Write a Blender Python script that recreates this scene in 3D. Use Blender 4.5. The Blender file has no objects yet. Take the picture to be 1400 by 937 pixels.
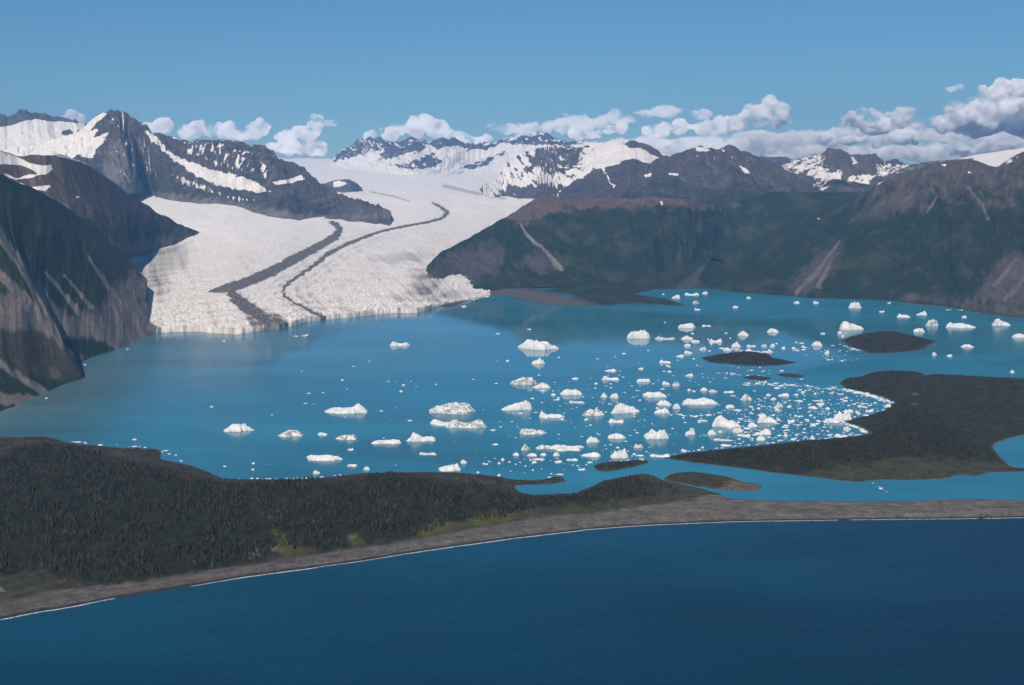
import bpy, math
import numpy as np

# ------------------------------------------------------------------ basics
F, YH, CH = 1700.0, 245.0, 1020.0          # focal length (px of the 1400 px frame), horizon row, eye height (m)
CX, CY = 700.0, 468.5
PIT = math.atan((CY - YH) / F)
SP, CP = math.sin(PIT), math.cos(PIT)
scene = bpy.context.scene
C = scene.collection
rng = np.random.default_rng(7)

def ray(px, py):
    xc = (np.asarray(px, float) - CX) / F
    yc = (CY - np.asarray(py, float)) / F
    return xc, CP + yc * SP, -SP + yc * CP

def at(px, py, Y):
    dx, dy, dz = ray(px, py)
    t = Y / dy
    return dx * t, dy * t, CH + dz * t

def ground(px, py, z=0.0):
    dx, dy, dz = ray(px, py)
    t = (z - CH) / dz
    return dx * t, dy * t

def proj(X, Y, Z):
    dep = Y * CP - (Z - CH) * SP
    v = Y * SP + (Z - CH) * CP
    return CX + F * X / dep, CY - F * v / dep

def sstep(a, b, x):
    t = np.clip((x - a) / (b - a), 0, 1)
    return t * t * (3 - 2 * t)

# ------------------------------------------------------------------ noise
def _hash(ix, iy, seed):
    h = (ix.astype(np.int64) * 374761393 + iy.astype(np.int64) * 668265263 + seed * 1442695041) & 0xffffffff
    h = ((h ^ (h >> 13)) * 1274126177) & 0xffffffff
    h = ((h ^ (h >> 16)) * 2246822519) & 0xffffffff
    return (h ^ (h >> 15)) & 0xffffffff

def perlin(x, y, seed=0):
    x = np.asarray(x, float); y = np.asarray(y, float)
    ix = np.floor(x); iy = np.floor(y)
    fx = x - ix; fy = y - iy
    ux = fx * fx * fx * (fx * (fx * 6 - 15) + 10)
    uy = fy * fy * fy * (fy * (fy * 6 - 15) + 10)
    def g(dx, dy):
        a = _hash(ix + dx, iy + dy, seed) * (2 * math.pi / 4294967296.0)
        return np.cos(a) * (fx - dx) + np.sin(a) * (fy - dy)
    n0 = g(0, 0) + ux * (g(1, 0) - g(0, 0))
    n1 = g(0, 1) + ux * (g(1, 1) - g(0, 1))
    return (n0 + uy * (n1 - n0)) * 1.5

def fbm(x, y, octv=5, seed=0, gain=0.5):
    s = 0; a = 1; n = 0
    for i in range(octv):
        s = s + a * perlin(x * 2 ** i + 17.3 * i, y * 2 ** i - 9.1 * i, seed + i * 31)
        n += a; a *= gain
    return s / n

def ridged(x, y, octv=5, seed=0, gain=0.5):
    s = 0; a = 1; n = 0
    for i in range(octv):
        s = s + a * (1 - 2 * np.abs(perlin(x * 2 ** i + 5.7 * i, y * 2 ** i + 3.3 * i, seed + i * 31)))
        n += a; a *= gain
    return s / n                      # about -0.4 .. 1

# ------------------------------------------------------------------ 2-D tools
def sdf(px, py, poly):
    """signed distance to a closed polygon, negative inside"""
    P = np.asarray(poly, float)
    shp = np.shape(px)
    px = np.ravel(px).astype(float); py = np.ravel(py).astype(float)
    out = np.empty(px.shape)
    for k0 in range(0, len(px), 8192):
        qx = px[k0:k0 + 8192]; qy = py[k0:k0 + 8192]
        d = np.full(qx.shape, 1e18); ins = np.zeros(qx.shape, bool)
        for i in range(len(P)):
            ax, ay = P[i]; bx, by = P[(i + 1) % len(P)]
            ex, ey = bx - ax, by - ay
            L = ex * ex + ey * ey + 1e-12
            ux, uy = qx - ax, qy - ay
            t = np.clip((ux * ex + uy * ey) / L, 0, 1)
            ux -= t * ex; uy -= t * ey
            d = np.minimum(d, ux * ux + uy * uy)
            if ay != by:
                ins ^= ((ay > qy) != (by > qy)) & (qx < (bx - ax) * (qy - ay) / (by - ay) + ax)
        d = np.sqrt(d)
        out[k0:k0 + 8192] = np.where(ins, -d, d)
    return out.reshape(shp)

def pline(px, py, pts):
    """distance to an open polyline, and the local half width (third coordinate); returns d / w"""
    P = np.asarray(pts, float)
    shp = np.shape(px)
    px = np.ravel(px).astype(float); py = np.ravel(py).astype(float)
    out = np.empty(px.shape)
    for k0 in range(0, len(px), 8192):
        qx = px[k0:k0 + 8192]; qy = py[k0:k0 + 8192]
        best = np.full(qx.shape, 1e9)
        for i in range(len(P) - 1):
            ax, ay, aw = P[i]; bx, by, bw = P[i + 1]
            ex, ey = bx - ax, by - ay
            t = np.clip(((qx - ax) * ex + (qy - ay) * ey) / (ex * ex + ey * ey + 1e-12), 0, 1)
            best = np.minimum(best, np.hypot(qx - ax - t * ex, qy - ay - t * ey) / (aw + t * (bw - aw)))
        out[k0:k0 + 8192] = best
    return out.reshape(shp)

def smooth1(a, k):
    if k < 2: return a
    ker = np.hanning(k + 2)[1:-1]; ker /= ker.sum()
    return np.convolve(np.pad(a, (k, k), mode='reflect', reflect_type='odd'), ker, mode='same')[k:-k]

# ------------------------------------------------------------------ objects
def tag(o, label, cat, group=None, kind=None):
    o['label'] = label; o['category'] = cat
    if group: o['group'] = group
    if kind: o['kind'] = kind
    return o

def mesh_obj(name, verts, faces, mat, smooth=True, attrs=None, link=True):
    verts = np.ascontiguousarray(verts, np.float32)
    me = bpy.data.meshes.new(name)
    me.vertices.add(len(verts)); me.vertices.foreach_set('co', verts.ravel())
    if isinstance(faces, np.ndarray):
        k = faces.shape[1]; n = len(faces)
        me.loops.add(n * k); me.loops.foreach_set('vertex_index', np.ascontiguousarray(faces, np.int32).ravel())
        me.polygons.add(n)
        me.polygons.foreach_set('loop_start', np.arange(0, n * k, k, dtype=np.int32))
    else:
        tot = sum(len(f) for f in faces); me.loops.add(tot)
        me.loops.foreach_set('vertex_index', np.concatenate([np.asarray(f, np.int32) for f in faces]))
        me.polygons.add(len(faces))
        ln = np.array([len(f) for f in faces]); me.polygons.foreach_set('loop_start', np.concatenate([[0], np.cumsum(ln)[:-1]]).astype(np.int32))
    me.update(calc_edges=True)
    me.polygons.foreach_set('use_smooth', np.full(len(me.polygons), smooth))
    for an, av in (attrs or {}).items():
        av = np.asarray(av, np.float32)
        if av.ndim == 2:
            a = me.attributes.new(an, 'FLOAT_COLOR', 'POINT')
            a.data.foreach_set('color', np.concatenate([av, np.ones((len(av), 1), np.float32)], 1).ravel())
        else:
            a = me.attributes.new(an, 'FLOAT', 'POINT'); a.data.foreach_set('value', av)
    if mat: me.materials.append(mat)
    me.update()
    o = bpy.data.objects.new(name, me)
    if link: C.objects.link(o)
    return o

def grid_faces(nr, nc):
    i = np.arange(nr * nc).reshape(nr, nc)
    return np.stack([i[:-1, :-1], i[:-1, 1:], i[1:, 1:], i[1:, :-1]], -1).reshape(-1, 4)

def cull(verts, faces, keep, attrs):
    f = faces[keep]
    used = np.unique(f)
    m = np.full(len(verts), -1); m[used] = np.arange(len(used))
    return verts[used], m[f], {k: v[used] for k, v in attrs.items()}

# ------------------------------------------------------------------ materials
class NT:
    def __init__(s, name):
        s.m = bpy.data.materials.new(name); s.m.use_nodes = True
        s.t = s.m.node_tree; s.t.nodes.clear()
        s.out = s.n('ShaderNodeOutputMaterial')
    def n(s, typ, **kw):
        nd = s.t.nodes.new(typ)
        for k, v in kw.items():
            if k.startswith('i_'):
                nd.inputs[int(k[2:]) if k[2:].isdigit() else k[2:].replace('_', ' ')].default_value = v
            else: setattr(nd, k, v)
        return nd
    def l(s, a, b): s.t.links.new(a, b)
    def attr(s, name):
        return s.n('ShaderNodeAttribute', attribute_name=name)
    def noise(s, scale, detail=4, rough=0.55, vec=None, dist=0.0):
        nd = s.n('ShaderNodeTexNoise')
        nd.inputs['Scale'].default_value = scale; nd.inputs['Detail'].default_value = detail
        nd.inputs['Roughness'].default_value = rough; nd.inputs['Distortion'].default_value = dist
        s.l(vec if vec is not None else s.coord(), nd.inputs['Vector'])
        return nd.outputs['Fac']
    def coord(s):
        if not hasattr(s, '_c'): s._c = s.n('ShaderNodeTexCoord').outputs['Object']
        return s._c
    def mapping(s, scale=(1, 1, 1), rot=(0, 0, 0)):
        mp = s.n('ShaderNodeMapping'); mp.inputs['Scale'].default_value = scale; mp.inputs['Rotation'].default_value = rot
        s.l(s.coord(), mp.inputs['Vector']); return mp.outputs['Vector']
    def math(s, op, a, b=None, c=None):
        nd = s.n('ShaderNodeMath', operation=op)
        for i, v in enumerate((a, b, c)):
            if v is None: continue
            if isinstance(v, (int, float)): nd.inputs[i].default_value = v
            else: s.l(v, nd.inputs[i])
        return nd.outputs[0]
    def rng(s, v, a, b, c, d, smooth=False):
        nd = s.n('ShaderNodeMapRange'); nd.interpolation_type = 'SMOOTHSTEP' if smooth else 'LINEAR'
        s.l(v, nd.inputs['Value'])
        for k, x in zip(('From Min', 'From Max', 'To Min', 'To Max'), (a, b, c, d)): nd.inputs[k].default_value = x
        return nd.outputs[0]
    def mix(s, f, a, b, mode='MIX'):
        nd = s.n('ShaderNodeMix', data_type='RGBA', blend_type=mode)
        for i, v in ((0, f), (6, a), (7, b)):
            if isinstance(v, (int, float)): nd.inputs[i].default_value = v
            elif isinstance(v, tuple): nd.inputs[i].default_value = (*v, 1)
            else: s.l(v, nd.inputs[i])
        return nd.outputs[2]
    def bump(s, h, dist, strength=1.0):
        nd = s.n('ShaderNodeBump'); nd.inputs['Distance'].default_value = dist; nd.inputs['Strength'].default_value = strength
        s.l(h, nd.inputs['Height']); return nd.outputs['Normal']
    def pbsdf(s, col, rough=0.9, spec=0.2, normal=None):
        b = s.n('ShaderNodeBsdfPrincipled')
        if isinstance(col, tuple): b.inputs['Base Color'].default_value = (*col, 1)
        else: s.l(col, b.inputs['Base Color'])
        if isinstance(rough, (int, float)): b.inputs['Roughness'].default_value = rough
        else: s.l(rough, b.inputs['Roughness'])
        b.inputs['Specular IOR Level'].default_value = spec
        if normal is not None: s.l(normal, b.inputs['Normal'])
        s.l(b.outputs[0], s.out.inputs['Surface'])
        return b

def mat_terrain(name, s1=1 / 90, s2=1 / 22, bump=25.0, var=0.75):
    t = NT(name)
    col = t.attr('Col').outputs['Color']
    n1 = t.noise(s1, 6, 0.62); n2 = t.noise(s2, 3, 0.6)
    v = t.math('ADD', t.math('MULTIPLY', n1, 0.6), t.math('MULTIPLY', n2, 0.4))
    gain = t.rng(v, 0.3, 0.7, 1 - var * 0.75, 1 + var * 0.75)
    g = t.n('ShaderNodeCombineColor'); [t.l(gain, g.inputs[i]) for i in range(3)]
    c2 = t.mix(1.0, col, g.outputs[0], 'MULTIPLY')
    sn = t.math('ADD', t.attr('snow').outputs['Fac'], t.math('MULTIPLY', t.math('SUBTRACT', v, 0.5), 0.55))
    sm = t.rng(sn, 0.47, 0.55, 0, 1, True)
    c3 = t.mix(sm, c2, (0.80, 0.755, 0.70))
    bm = t.bump(v, bump, 0.9)
    t.pbsdf(c3, 0.92, 0.15, bm)
    return t.m

def mat_land(name):
    t = NT(name)
    col = t.attr('Col').outputs['Color']
    n1 = t.noise(1 / 40, 5, 0.65); n2 = t.noise(1 / 7, 3, 0.65)
    v = t.math('ADD', t.math('MULTIPLY', n1, 0.5), t.math('MULTIPLY', n2, 0.5))
    gain = t.rng(v, 0.32, 0.68, 0.30, 1.7)
    g = t.n('ShaderNodeCombineColor'); [t.l(gain, g.inputs[i]) for i in range(3)]
    t.pbsdf(t.mix(1.0, col, g.outputs[0], 'MULTIPLY'), 0.95, 0.1, t.bump(v, 3.0, 0.8))
    return t.m

def mat_glacier():
    t = NT('glacier_ice')
    dirt = t.attr('dirt').outputs['Fac']; snow = t.attr('snow').outputs['Fac']
    n1 = t.noise(1 / 60, 5, 0.7); n2 = t.noise(1 / 25, 3, 0.7)
    v = t.math('ADD', t.math('MULTIPLY', n1, 0.5), t.math('MULTIPLY', n2, 0.5))
    d = t.math('ADD', dirt, t.math('MULTIPLY', t.math('SUBTRACT', v, 0.5), 0.9))
    ice = t.mix(t.rng(v, 0.35, 0.65, 0, 1), (0.60, 0.565, 0.52), (0.83, 0.785, 0.72))
    ice = t.mix(snow, ice, (0.80, 0.755, 0.70))
    rock = t.mix(t.rng(n2, 0.35, 0.65, 0, 1), (0.07, 0.065, 0.060), (0.19, 0.175, 0.155))
    ice = t.mix(t.rng(dirt, 0.14, 0.55, 0, 0.85), ice, (0.27, 0.255, 0.235))
    c = t.mix(t.rng(d, 0.46, 0.70, 0, 1, True), ice, rock)
    st = t.math('SUBTRACT', 1.0, t.math('MULTIPLY', snow, 0.9))
    b = t.n('ShaderNodeBump'); b.inputs['Distance'].default_value = 9.0
    t.l(st, b.inputs['Strength']); t.l(v, b.inputs['Height'])
    t.pbsdf(c, 0.8, 0.2, b.outputs[0])
    return t.m

def mat_water(name, base, bump_d, waves, spec=0.4):
    """base: attribute colour; rough: attribute"""
    t = NT(name)
    col = t.attr('Col').outputs['Color']; rf = t.attr('rough').outputs['Fac']
    v1 = t.noise(waves, 3, 0.55, t.mapping((1, 0.45, 1), (0, 0, 0.25)))
    big = t.noise(1 / 700, 4, 0.6, t.mapping((0.5, 1.3, 1)))
    gain = t.rng(big, 0.3, 0.7, 0.74, 1.26)
    g = t.n('ShaderNodeCombineColor'); [t.l(gain, g.inputs[i]) for i in range(3)]
    c = t.mix(1.0, col, g.outputs[0], 'MULTIPLY')
    b = t.n('ShaderNodeBump'); b.inputs['Distance'].default_value = bump_d
    t.l(rf, b.inputs['Strength']); t.l(v1, b.inputs['Height'])
    p = t.pbsdf(c, t.math('ADD', t.math('MULTIPLY', rf, 0.34), 0.02), spec, b.outputs[0])
    p.inputs['IOR'].default_value = 1.33
    return t.m

def mat_ice(name, dirt, blue):
    t = NT(name)
    n1 = t.noise(1 / 14, 5, 0.65); n2 = t.noise(1 / 22, 4, 0.7, t.mapping((1, 1, 2.2), (0.5, 0.9, 0.3)), 1.5)
    c = t.mix(t.rng(n1, 0.40, 0.62, 0, 1, True), (0.62, 0.64, 0.64), (0.80, 0.78, 0.75))
    c = t.mix(t.rng(n1, 0.62 - 0.12 * blue, 0.40 - 0.12 * blue, 0, 0.75, True) if blue else t.rng(n1, 0.46, 0.30, 0, 0.45, True), c, (0.42, 0.70, 0.74))
    lo, hi = 0.70 - 0.2 * dirt, 0.76 - 0.2 * dirt
    c = t.mix(t.rng(n2, lo, hi, 0, 0.8, True), c, (0.16, 0.14, 0.125))
    b = t.pbsdf(c, 0.55, 0.3, t.bump(n1, 2.5, 0.9))
    return t.m

def mat_plain(name, col, rough=0.9, sc=1 / 6, var=0.4):
    t = NT(name)
    n = t.noise(sc, 4, 0.6)
    gain = t.rng(n, 0.3, 0.7, 1 - var, 1 + var)
    g = t.n('ShaderNodeCombineColor'); [t.l(gain, g.inputs[i]) for i in range(3)]
    t.pbsdf(t.mix(1.0, col, g.outputs[0], 'MULTIPLY'), rough, 0.15)
    return t.m

M_TER = mat_terrain('mountain_ground')
M_NEAR = mat_terrain('slope_ground', 1 / 55, 1 / 14, 9.0, 0.5)
M_GREEN = mat_terrain('green_hill', 1 / 120, 1 / 30, 13.0, 0.5)
M_FAR = mat_terrain('far_mountain_ground', 1 / 220, 1 / 60, 60.0, 0.6)
M_LAND = mat_land('shore_land')
M_GLA = mat_glacier()
M_LAGOON = mat_water('lagoon_water', None, 0.5, 1 / 14)
M_SEA = mat_water('sea_water', None, 2.6, 1 / 26, 0.4)
M_ICE = [mat_ice('clean_ice', 0.35, 0), mat_ice('dirty_ice', 1.05, 0), mat_ice('blue_ice', 0.45, 1)]
M_BRASH = mat_plain('brash_ice_white', (0.72, 0.75, 0.76), 0.6)

# ------------------------------------------------------------------ glacier height field
PROF = np.array([(-400, 20), (0, 31), (500, 70), (1300, 135), (2800, 265), (4800, 420), (6800, 560), (9800, 735), (13800, 950),
                 (17800, 1200), (23800, 1545), (34000, 1620), (60000, 1600)], float)
TERM = [(-200, 470), (150, 466), (190, 458), (215, 455), (260, 452), (290, 456), (335, 459), (345, 452), (390, 449), (405, 447), (410, 441),
        (455, 436), (515, 431), (520, 427), (560, 428), (590, 429), (596, 417), (640, 411), (668, 404), (700, 398), (760, 380), (1500, 380)]
TERM = np.array(TERM, float)
_tx, _ty = ground(TERM[:, 0], TERM[:, 1])
TPX = TERM[:, 0]; TY = _ty

def term_Y(px): return np.interp(px, TPX, TY)

def glac_z(X, Y):
    px = CX + F * X / Y
    t = smooth_term(px)
    lobe = 2300 * (1 - sstep(210, 430, px)) * sstep(11500, 15500, Y)
    return np.interp(Y - t + lobe, PROF[:, 0], PROF[:, 1])

_pp = np.linspace(-400, 1600, 1000)
_tt = smooth1(term_Y(_pp), 41)
def smooth_term(px): return np.minimum(np.interp(px, _pp, _tt), 11300)

def on_ice(px, py):
    """first point of the glacier surface along a pixel's ray"""
    Ys = np.linspace(7600, 40000, 3000)
    X, Yv, Z = at(px, py, Ys)
    below = Z < glac_z(X, Yv)
    k = np.argmax(below) if below.any() else len(Ys) - 1
    return float(X[k]), float(Ys[k]), float(Z[k])

# ------------------------------------------------------------------ mountains (lofted from foot to ridge, then down the back)
def point(px, py, mode):
    if mode == 'g':
        x, y = ground(px, py); return (float(x), float(y), -6.0)
    if mode == 'i':
        x, y, z = on_ice(px, py); return (x, y, z - 25)
    x, y, z = at(px, py, float(mode)); return (float(x), float(y), float(z))

def mountain(name, label, cols, mat, paint, nu=500, nv=200, amp=0.16, lam=700.0, jag=14.0, jlam=220.0, back=2200, seed=1,
             pw=1.0, smf=25, smr=5, drop=None, stretch=3.2, fine=0.22):
    Fp = np.array([point(*c[0]) for c in cols]); Rp = np.array([point(*c[1]) for c in cols])
    fpx = np.array([[c[0][0], c[0][1]] for c in cols], float); rpx = np.array([[c[1][0], c[1][1]] for c in cols], float)
    s = np.concatenate([[0], np.cumsum(np.hypot(*np.diff(rpx, axis=0).T) + 0.25 * np.hypot(*np.diff(fpx, axis=0).T) + 0.5)])
    u = np.linspace(0, s[-1], nu)
    Fo = np.stack([smooth1(np.interp(u, s, Fp[:, k]), smf) for k in range(3)], 1)
    Ri = np.stack([smooth1(np.interp(u, s, Rp[:, k]), smr) for k in range(3)], 1)
    arc = np.concatenate([[0], np.cumsum(np.linalg.norm(np.diff(Ri[:, :2], axis=0), axis=1))])
    arcf = np.concatenate([[0], np.cumsum(np.linalg.norm(np.diff(Fo[:, :2], axis=0), axis=1))])
    jn = jag * (fbm(arc / jlam, arc * 0 + seed * 3.1, 4, seed) * 1.3 + 0.5 * ridged(arc / (jlam * 0.6), arc * 0 + 2.2, 2, seed + 5) - 0.2)
    Ri[:, 2] += jn * np.clip((Ri[:, 2] - Fo[:, 2]) / 220.0, 0, 1)
    v = np.linspace(0, 1, nv)[:, None]
    Pxy = Fo[None, :, :2] + (Ri - Fo)[None, :, :2] * v[..., None]
    hgt = (Ri - Fo)[None, :, 2]
    z = Fo[None, :, 2] + hgt * v ** pw
    a = arc[None, :] * v + arcf[None, :] * (1 - v)
    slen = np.linalg.norm((Ri - Fo), axis=1)[None, :]
    b = v * slen
    wx = 0.35 * fbm(a / lam / 2, b / lam / 2, 3, seed + 50)
    rr = ridged(a / lam + wx, b / (lam * stretch) + 0.5 * wx, 6, seed, 0.52)
    fin = fbm(a / (lam * 0.22), b / (lam * 0.4), 4, seed + 9)
    env = np.clip(4 * v * (1 - v), 0, 1) ** 0.7
    env_f = np.clip(v * 8, 0, 1) * np.clip((1 - v) * 14, 0.0, 1)
    z = z + amp * np.maximum(hgt, 40) * ((rr - 0.35) * env + fine * fin * env_f)
    X, Y, Z = Pxy[..., 0], Pxy[..., 1], z
    V = np.broadcast_to(v, X.shape); U = np.broadcast_to(u[None, :] / s[-1], X.shape)
    # back slope
    away = (Ri - Fo)[:, :2]; away = away / (np.linalg.norm(away, axis=1, keepdims=True) + 1e-6)
    away = np.stack([smooth1(away[:, 0], 61), smooth1(away[:, 1], 61)], 1)
    nb = 24
    vb = (np.arange(1, nb + 1) / nb)[:, None]
    Bxy = Ri[None, :, :2] + away[None] * back * vb[..., None]
    dz = np.maximum(Ri[:, 2] - (-60 if drop is None else drop), 30)[None]
    ab = np.broadcast_to(arc[None], (nb, nu))
    Bz = Ri[None, :, 2] - dz * vb ** 0.9 - 0.10 * dz * (1 - np.abs(2 * vb - 1)) * (0.6 + ridged(ab / lam, vb * 1.2 + 9, 4, seed + 3))
    X = np.concatenate([X, Bxy[..., 0]]); Y = np.concatenate([Y, Bxy[..., 1]]); Z = np.concatenate([Z, Bz])
    V = np.concatenate([V, np.broadcast_to(1 + vb, (nb, nu))]); U = np.concatenate([U, np.broadcast_to(u[None] / s[-1], (nb, nu))])
    A = np.concatenate([a, ab]); B = np.concatenate([b, slen + np.broadcast_to(vb * back, (nb, nu))])
    R = np.concatenate([rr, np.zeros((nb, nu))])
    px, py = proj(X, Y, Z)
    col, snow = paint(dict(px=px, py=py, X=X, Y=Y, Z=Z, u=U, v=V, a=A, b=B, rr=R, seed=seed))
    verts = np.stack([X, Y, Z], -1).reshape(-1, 3)
    o = mesh_obj(name, verts, grid_faces(*X.shape)[:, ::-1], mat, True, {'Col': col.reshape(-1, 3), 'snow': snow.ravel()})
    tag(o, label, 'mountain', kind='structure')
    return o

def lerp3(c1, c2, t): return np.asarray(c1) * (1 - t[..., None]) + np.asarray(c2) * t[..., None]
def streak(g, la, lb, seed, octv=4): return fbm(g['a'] / la, g['b'] / lb, octv, seed + g['seed'])
def regions(g, base, regs, sn=5.0, ns=0.35):
    """snow cover: base amount, then (polygon in the photograph's pixels, amount, softness)"""
    out = np.full(g['px'].shape, float(base))
    jx = sn * perlin(g['a'] / 260, g['b'] / 260, 77); jy = 0.6 * sn * perlin(g['a'] / 260, g['b'] / 260, 78)
    for poly, amt, soft in regs:
        d = sdf(g['px'] + jx, g['py'] + jy, poly)
        m = np.clip(0.5 - d / soft, 0, 1)
        out = out * (1 - m) + amt * m
    return out

# ------------------------------------------------------------------ surface covers
ROCK = np.array([0.085, 0.077, 0.073]); ROCK2 = np.array([0.15, 0.132, 0.12]); SCREE = np.array([0.165, 0.145, 0.125])
GREEN = np.array([0.017, 0.031, 0.012]); GREEN2 = np.array([0.042, 0.054, 0.019]); BROWN = np.array([0.085, 0.062, 0.047])
DARK = np.array([0.016, 0.026, 0.014])

def veg_cover(g, top, lo_c=GREEN, mid_c=GREEN2, hi_c=BROWN, blur=90.0):
    n = fbm(g['a'] / 420, g['b'] / 520, 5, 11 + g['seed'])
    c = lerp3(lo_c, mid_c, sstep(0.0, 0.45, n))
    n2 = fbm(g['a'] / 150, g['b'] / 230, 5, 21 + g['seed'])
    c = lerp3(c, hi_c, sstep(0.15, 0.6, n2 + 0.2 * (g['rr'] - 0.4)) * 0.5)
    t = sstep(-1, 1, (g['Z'] - top) / blur + 2.2 * n2)
    return c, t, n2

def strips(g, col, colour, lines, ns=0.9, la=60, lb=420, amt=0.95):
    n = streak(g, la, lb, 5)
    m = np.zeros(g['px'].shape)
    for ln in lines:
        d = pline(g['px'] + 3 * n, g['py'], ln)
        m = np.maximum(m, sstep(1.15, 0.65, d + ns * n))
    return lerp3(col, colour, m * amt)

def areas(g, col, colour, polys, soft=12, ns=14, la=80, lb=300, amt=1.0):
    n = streak(g, la, lb, 6)
    for p in polys:
        d = sdf(g['px'], g['py'], p) + ns * n
        col = lerp3(col, colour, np.clip(0.5 - d / soft, 0, 1) * amt)
    return col

def paint_near_left(g):
    c, t, n2 = veg_cover(g, 5000, GREEN, GREEN2 * 0.8, BROWN * 0.8)
    c = areas(g, c, SCREE * 0.80, [[(-60, 420), (20, 400), (60, 418), (100, 432), (135, 425), (165, 440), (215, 452), (205, 465), (150, 482), (112, 490), (95, 480), (70, 470), (40, 455), (-60, 450)], [(150, 395), (185, 372), (206, 384), (196, 410), (212, 440), (216, 455), (205, 464), (170, 478), (130, 440)]], 14, 20, 110, 240)
    c = strips(g, c, SCREE, [[(-60, 250, 5), (0, 322, 7), (28, 362, 7), (52, 398, 10), (78, 440, 14), (95, 478, 12)],
                             [(-40, 330, 4), (0, 376, 6), (28, 402, 8), (58, 438, 10), (88, 474, 8)],
                             [(62, 372, 2.0), (92, 408, 3.5), (128, 452, 6), (152, 478, 7)],
                             [(88, 376, 1.5), (108, 400, 2.5), (124, 420, 4)],
                             [(120, 350, 2), (150, 395, 4), (185, 440, 7)],
                             [(-20, 482, 4), (20, 510, 6), (62, 538, 6)],
                             [(-60, 520, 10), (0, 545, 10), (50, 548, 8)]])
    c = areas(g, c, np.array([0.045, 0.042, 0.028]), [[(-20, 455), (40, 452), (75, 462), (98, 485), (116, 512), (104, 519), (60, 517), (20, 505), (-20, 480)]], 8, 12)
    c = areas(g, c, np.array([0.10, 0.082, 0.070]), [[(68, 505), (74, 500), (82, 514), (76, 520), (68, 516)]], 3, 3)
    c = areas(g, c, GREEN * 0.95, [[(84, 464), (110, 461), (140, 464), (152, 474), (160, 480), (130, 490), (108, 486), (92, 478)]], 6, 8)
    return c, np.zeros(g['px'].shape)

def paint_shoulder(g):
    c, t, n2 = veg_cover(g, 640, GREEN, GREEN2 * 0.8, BROWN * 1.0, 160)
    rk = lerp3(BROWN * 1.15, ROCK2 * 0.85, sstep(-0.2, 0.4, streak(g, 50, 400, 3)))
    c = lerp3(c, rk, t)
    c = areas(g, c, SCREE * 0.8, [[(120, 335), (180, 335), (235, 322), (277, 318), (272, 326), (230, 338), (186, 352), (195, 395), (204, 440), (214, 457), (150, 470), (120, 420), (150, 400), (140, 360)]], 14, 26, 70, 420)
    s = regions(g, 0.0, [([(-60, 208), (0, 205), (22, 213), (40, 222), (58, 225), (72, 224), (74, 232), (62, 240), (52, 240), (44, 234), (30, 228), (12, 226), (-60, 224)], 0.62, 3),
                         ([(2, 236), (14, 238), (22, 243), (40, 238), (56, 238), (48, 243), (28, 246), (14, 244)], 0.68, 3),
                         ([(14, 247), (30, 249), (40, 256), (66, 253), (70, 256), (60, 263), (44, 260), (30, 254)], 0.64, 3),
                         ([(72, 213), (95, 212), (112, 219), (132, 226), (150, 236), (146, 237), (125, 228), (104, 221), (88, 217)], 0.66, 3),
                         ([(103, 268), (110, 270), (106, 273)], 0.8, 2), ([(96, 290), (99, 291), (98, 294)], 0.8, 2),
                         ([(116, 293), (120, 296), (118, 300)], 0.6, 2), ([(170, 246), (182, 252), (176, 254)], 0.7, 2)], 2.5)
    s = s + 0.16 * streak(g, 45, 60, 44) * (s > 0.05)
    return c, s

def paint_peak(g):
    n = streak(g, 70, 420, 3); n3 = fbm(g['a'] / 500, g['b'] / 500, 4, 31)
    c = lerp3(ROCK * 0.82, ROCK2 * 0.8, sstep(-0.1, 0.5, n))
    lowveg = sstep(0.42, 0.2, g['v'] + 0.35 * n3)
    c = lerp3(c, np.array([0.045, 0.050, 0.036]), lowveg * 0.75)
    c = areas(g, c, ROCK2 * 0.95, [[(205, 262), (300, 274), (400, 290), (440, 296), (533, 289), (533, 296), (440, 306), (330, 290), (205, 272)]], 6, 10)
    c = areas(g, c, ROCK2, [[(150, 200), (170, 190), (176, 240), (160, 262), (140, 240)]], 10, 16)
    s = regions(g, 0.22, [
        ([(-40, 190), (60, 185), (104, 183), (139, 152), (146, 156), (132, 170), (122, 180), (133, 178), (128, 190), (150, 182), (146, 193), (130, 204), (128, 216), (105, 212), (92, 222), (60, 228), (-40, 232)], 1.0, 3),
        ([(199, 178), (212, 184), (219, 196), (238, 213), (262, 222), (296, 234), (322, 240), (350, 250), (368, 262), (352, 263), (322, 259), (300, 254), (280, 247), (262, 238), (244, 224), (222, 208), (206, 192)], 0.92, 5),
        ([(228, 236), (262, 246), (300, 262), (338, 272), (352, 276), (334, 276), (296, 268), (256, 254)], 0.50, 5),
        ([(372, 249), (390, 246), (412, 240), (415, 245), (398, 251), (378, 253)], 0.95, 3),
        ([(352, 218), (362, 222), (368, 240), (366, 252), (358, 240)], 0.52, 4),
        ([(250, 194), (300, 196), (345, 206), (350, 232), (320, 236), (280, 222), (240, 205)], 0.46, 10),
        ([(140, 190), (200, 185), (240, 220), (215, 245), (160, 235)], 0.36, 12),
        ([(150, 160), (170, 156), (178, 172), (160, 182), (145, 176)], 0.42, 6),
        ([(375, 200), (392, 210), (405, 222), (392, 222), (376, 212)], 0.46, 4),
        ([(232, 186), (248, 188), (246, 191), (234, 189)], 0.9, 2),
        ([(205, 262), (216, 266), (230, 276), (222, 276), (206, 268)], 0.8, 3),
        ([(440, 250), (500, 262), (533, 285), (420, 300), (300, 285), (400, 272)], 0.0, 12)], 3.0)
    s = s + 0.55 * fbm((g['a'] + 0.35 * g['b']) / 60, (g['b'] - 0.3 * g['a']) / 260, 5, 41) * (1 - sstep(0.75, 0.95, s)) - 0.10 * sstep(0.3, 0.9, g['rr'])
    s = s * sstep(0.02, 0.12, g['v'] + 0 * s)
    return c, s

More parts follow.
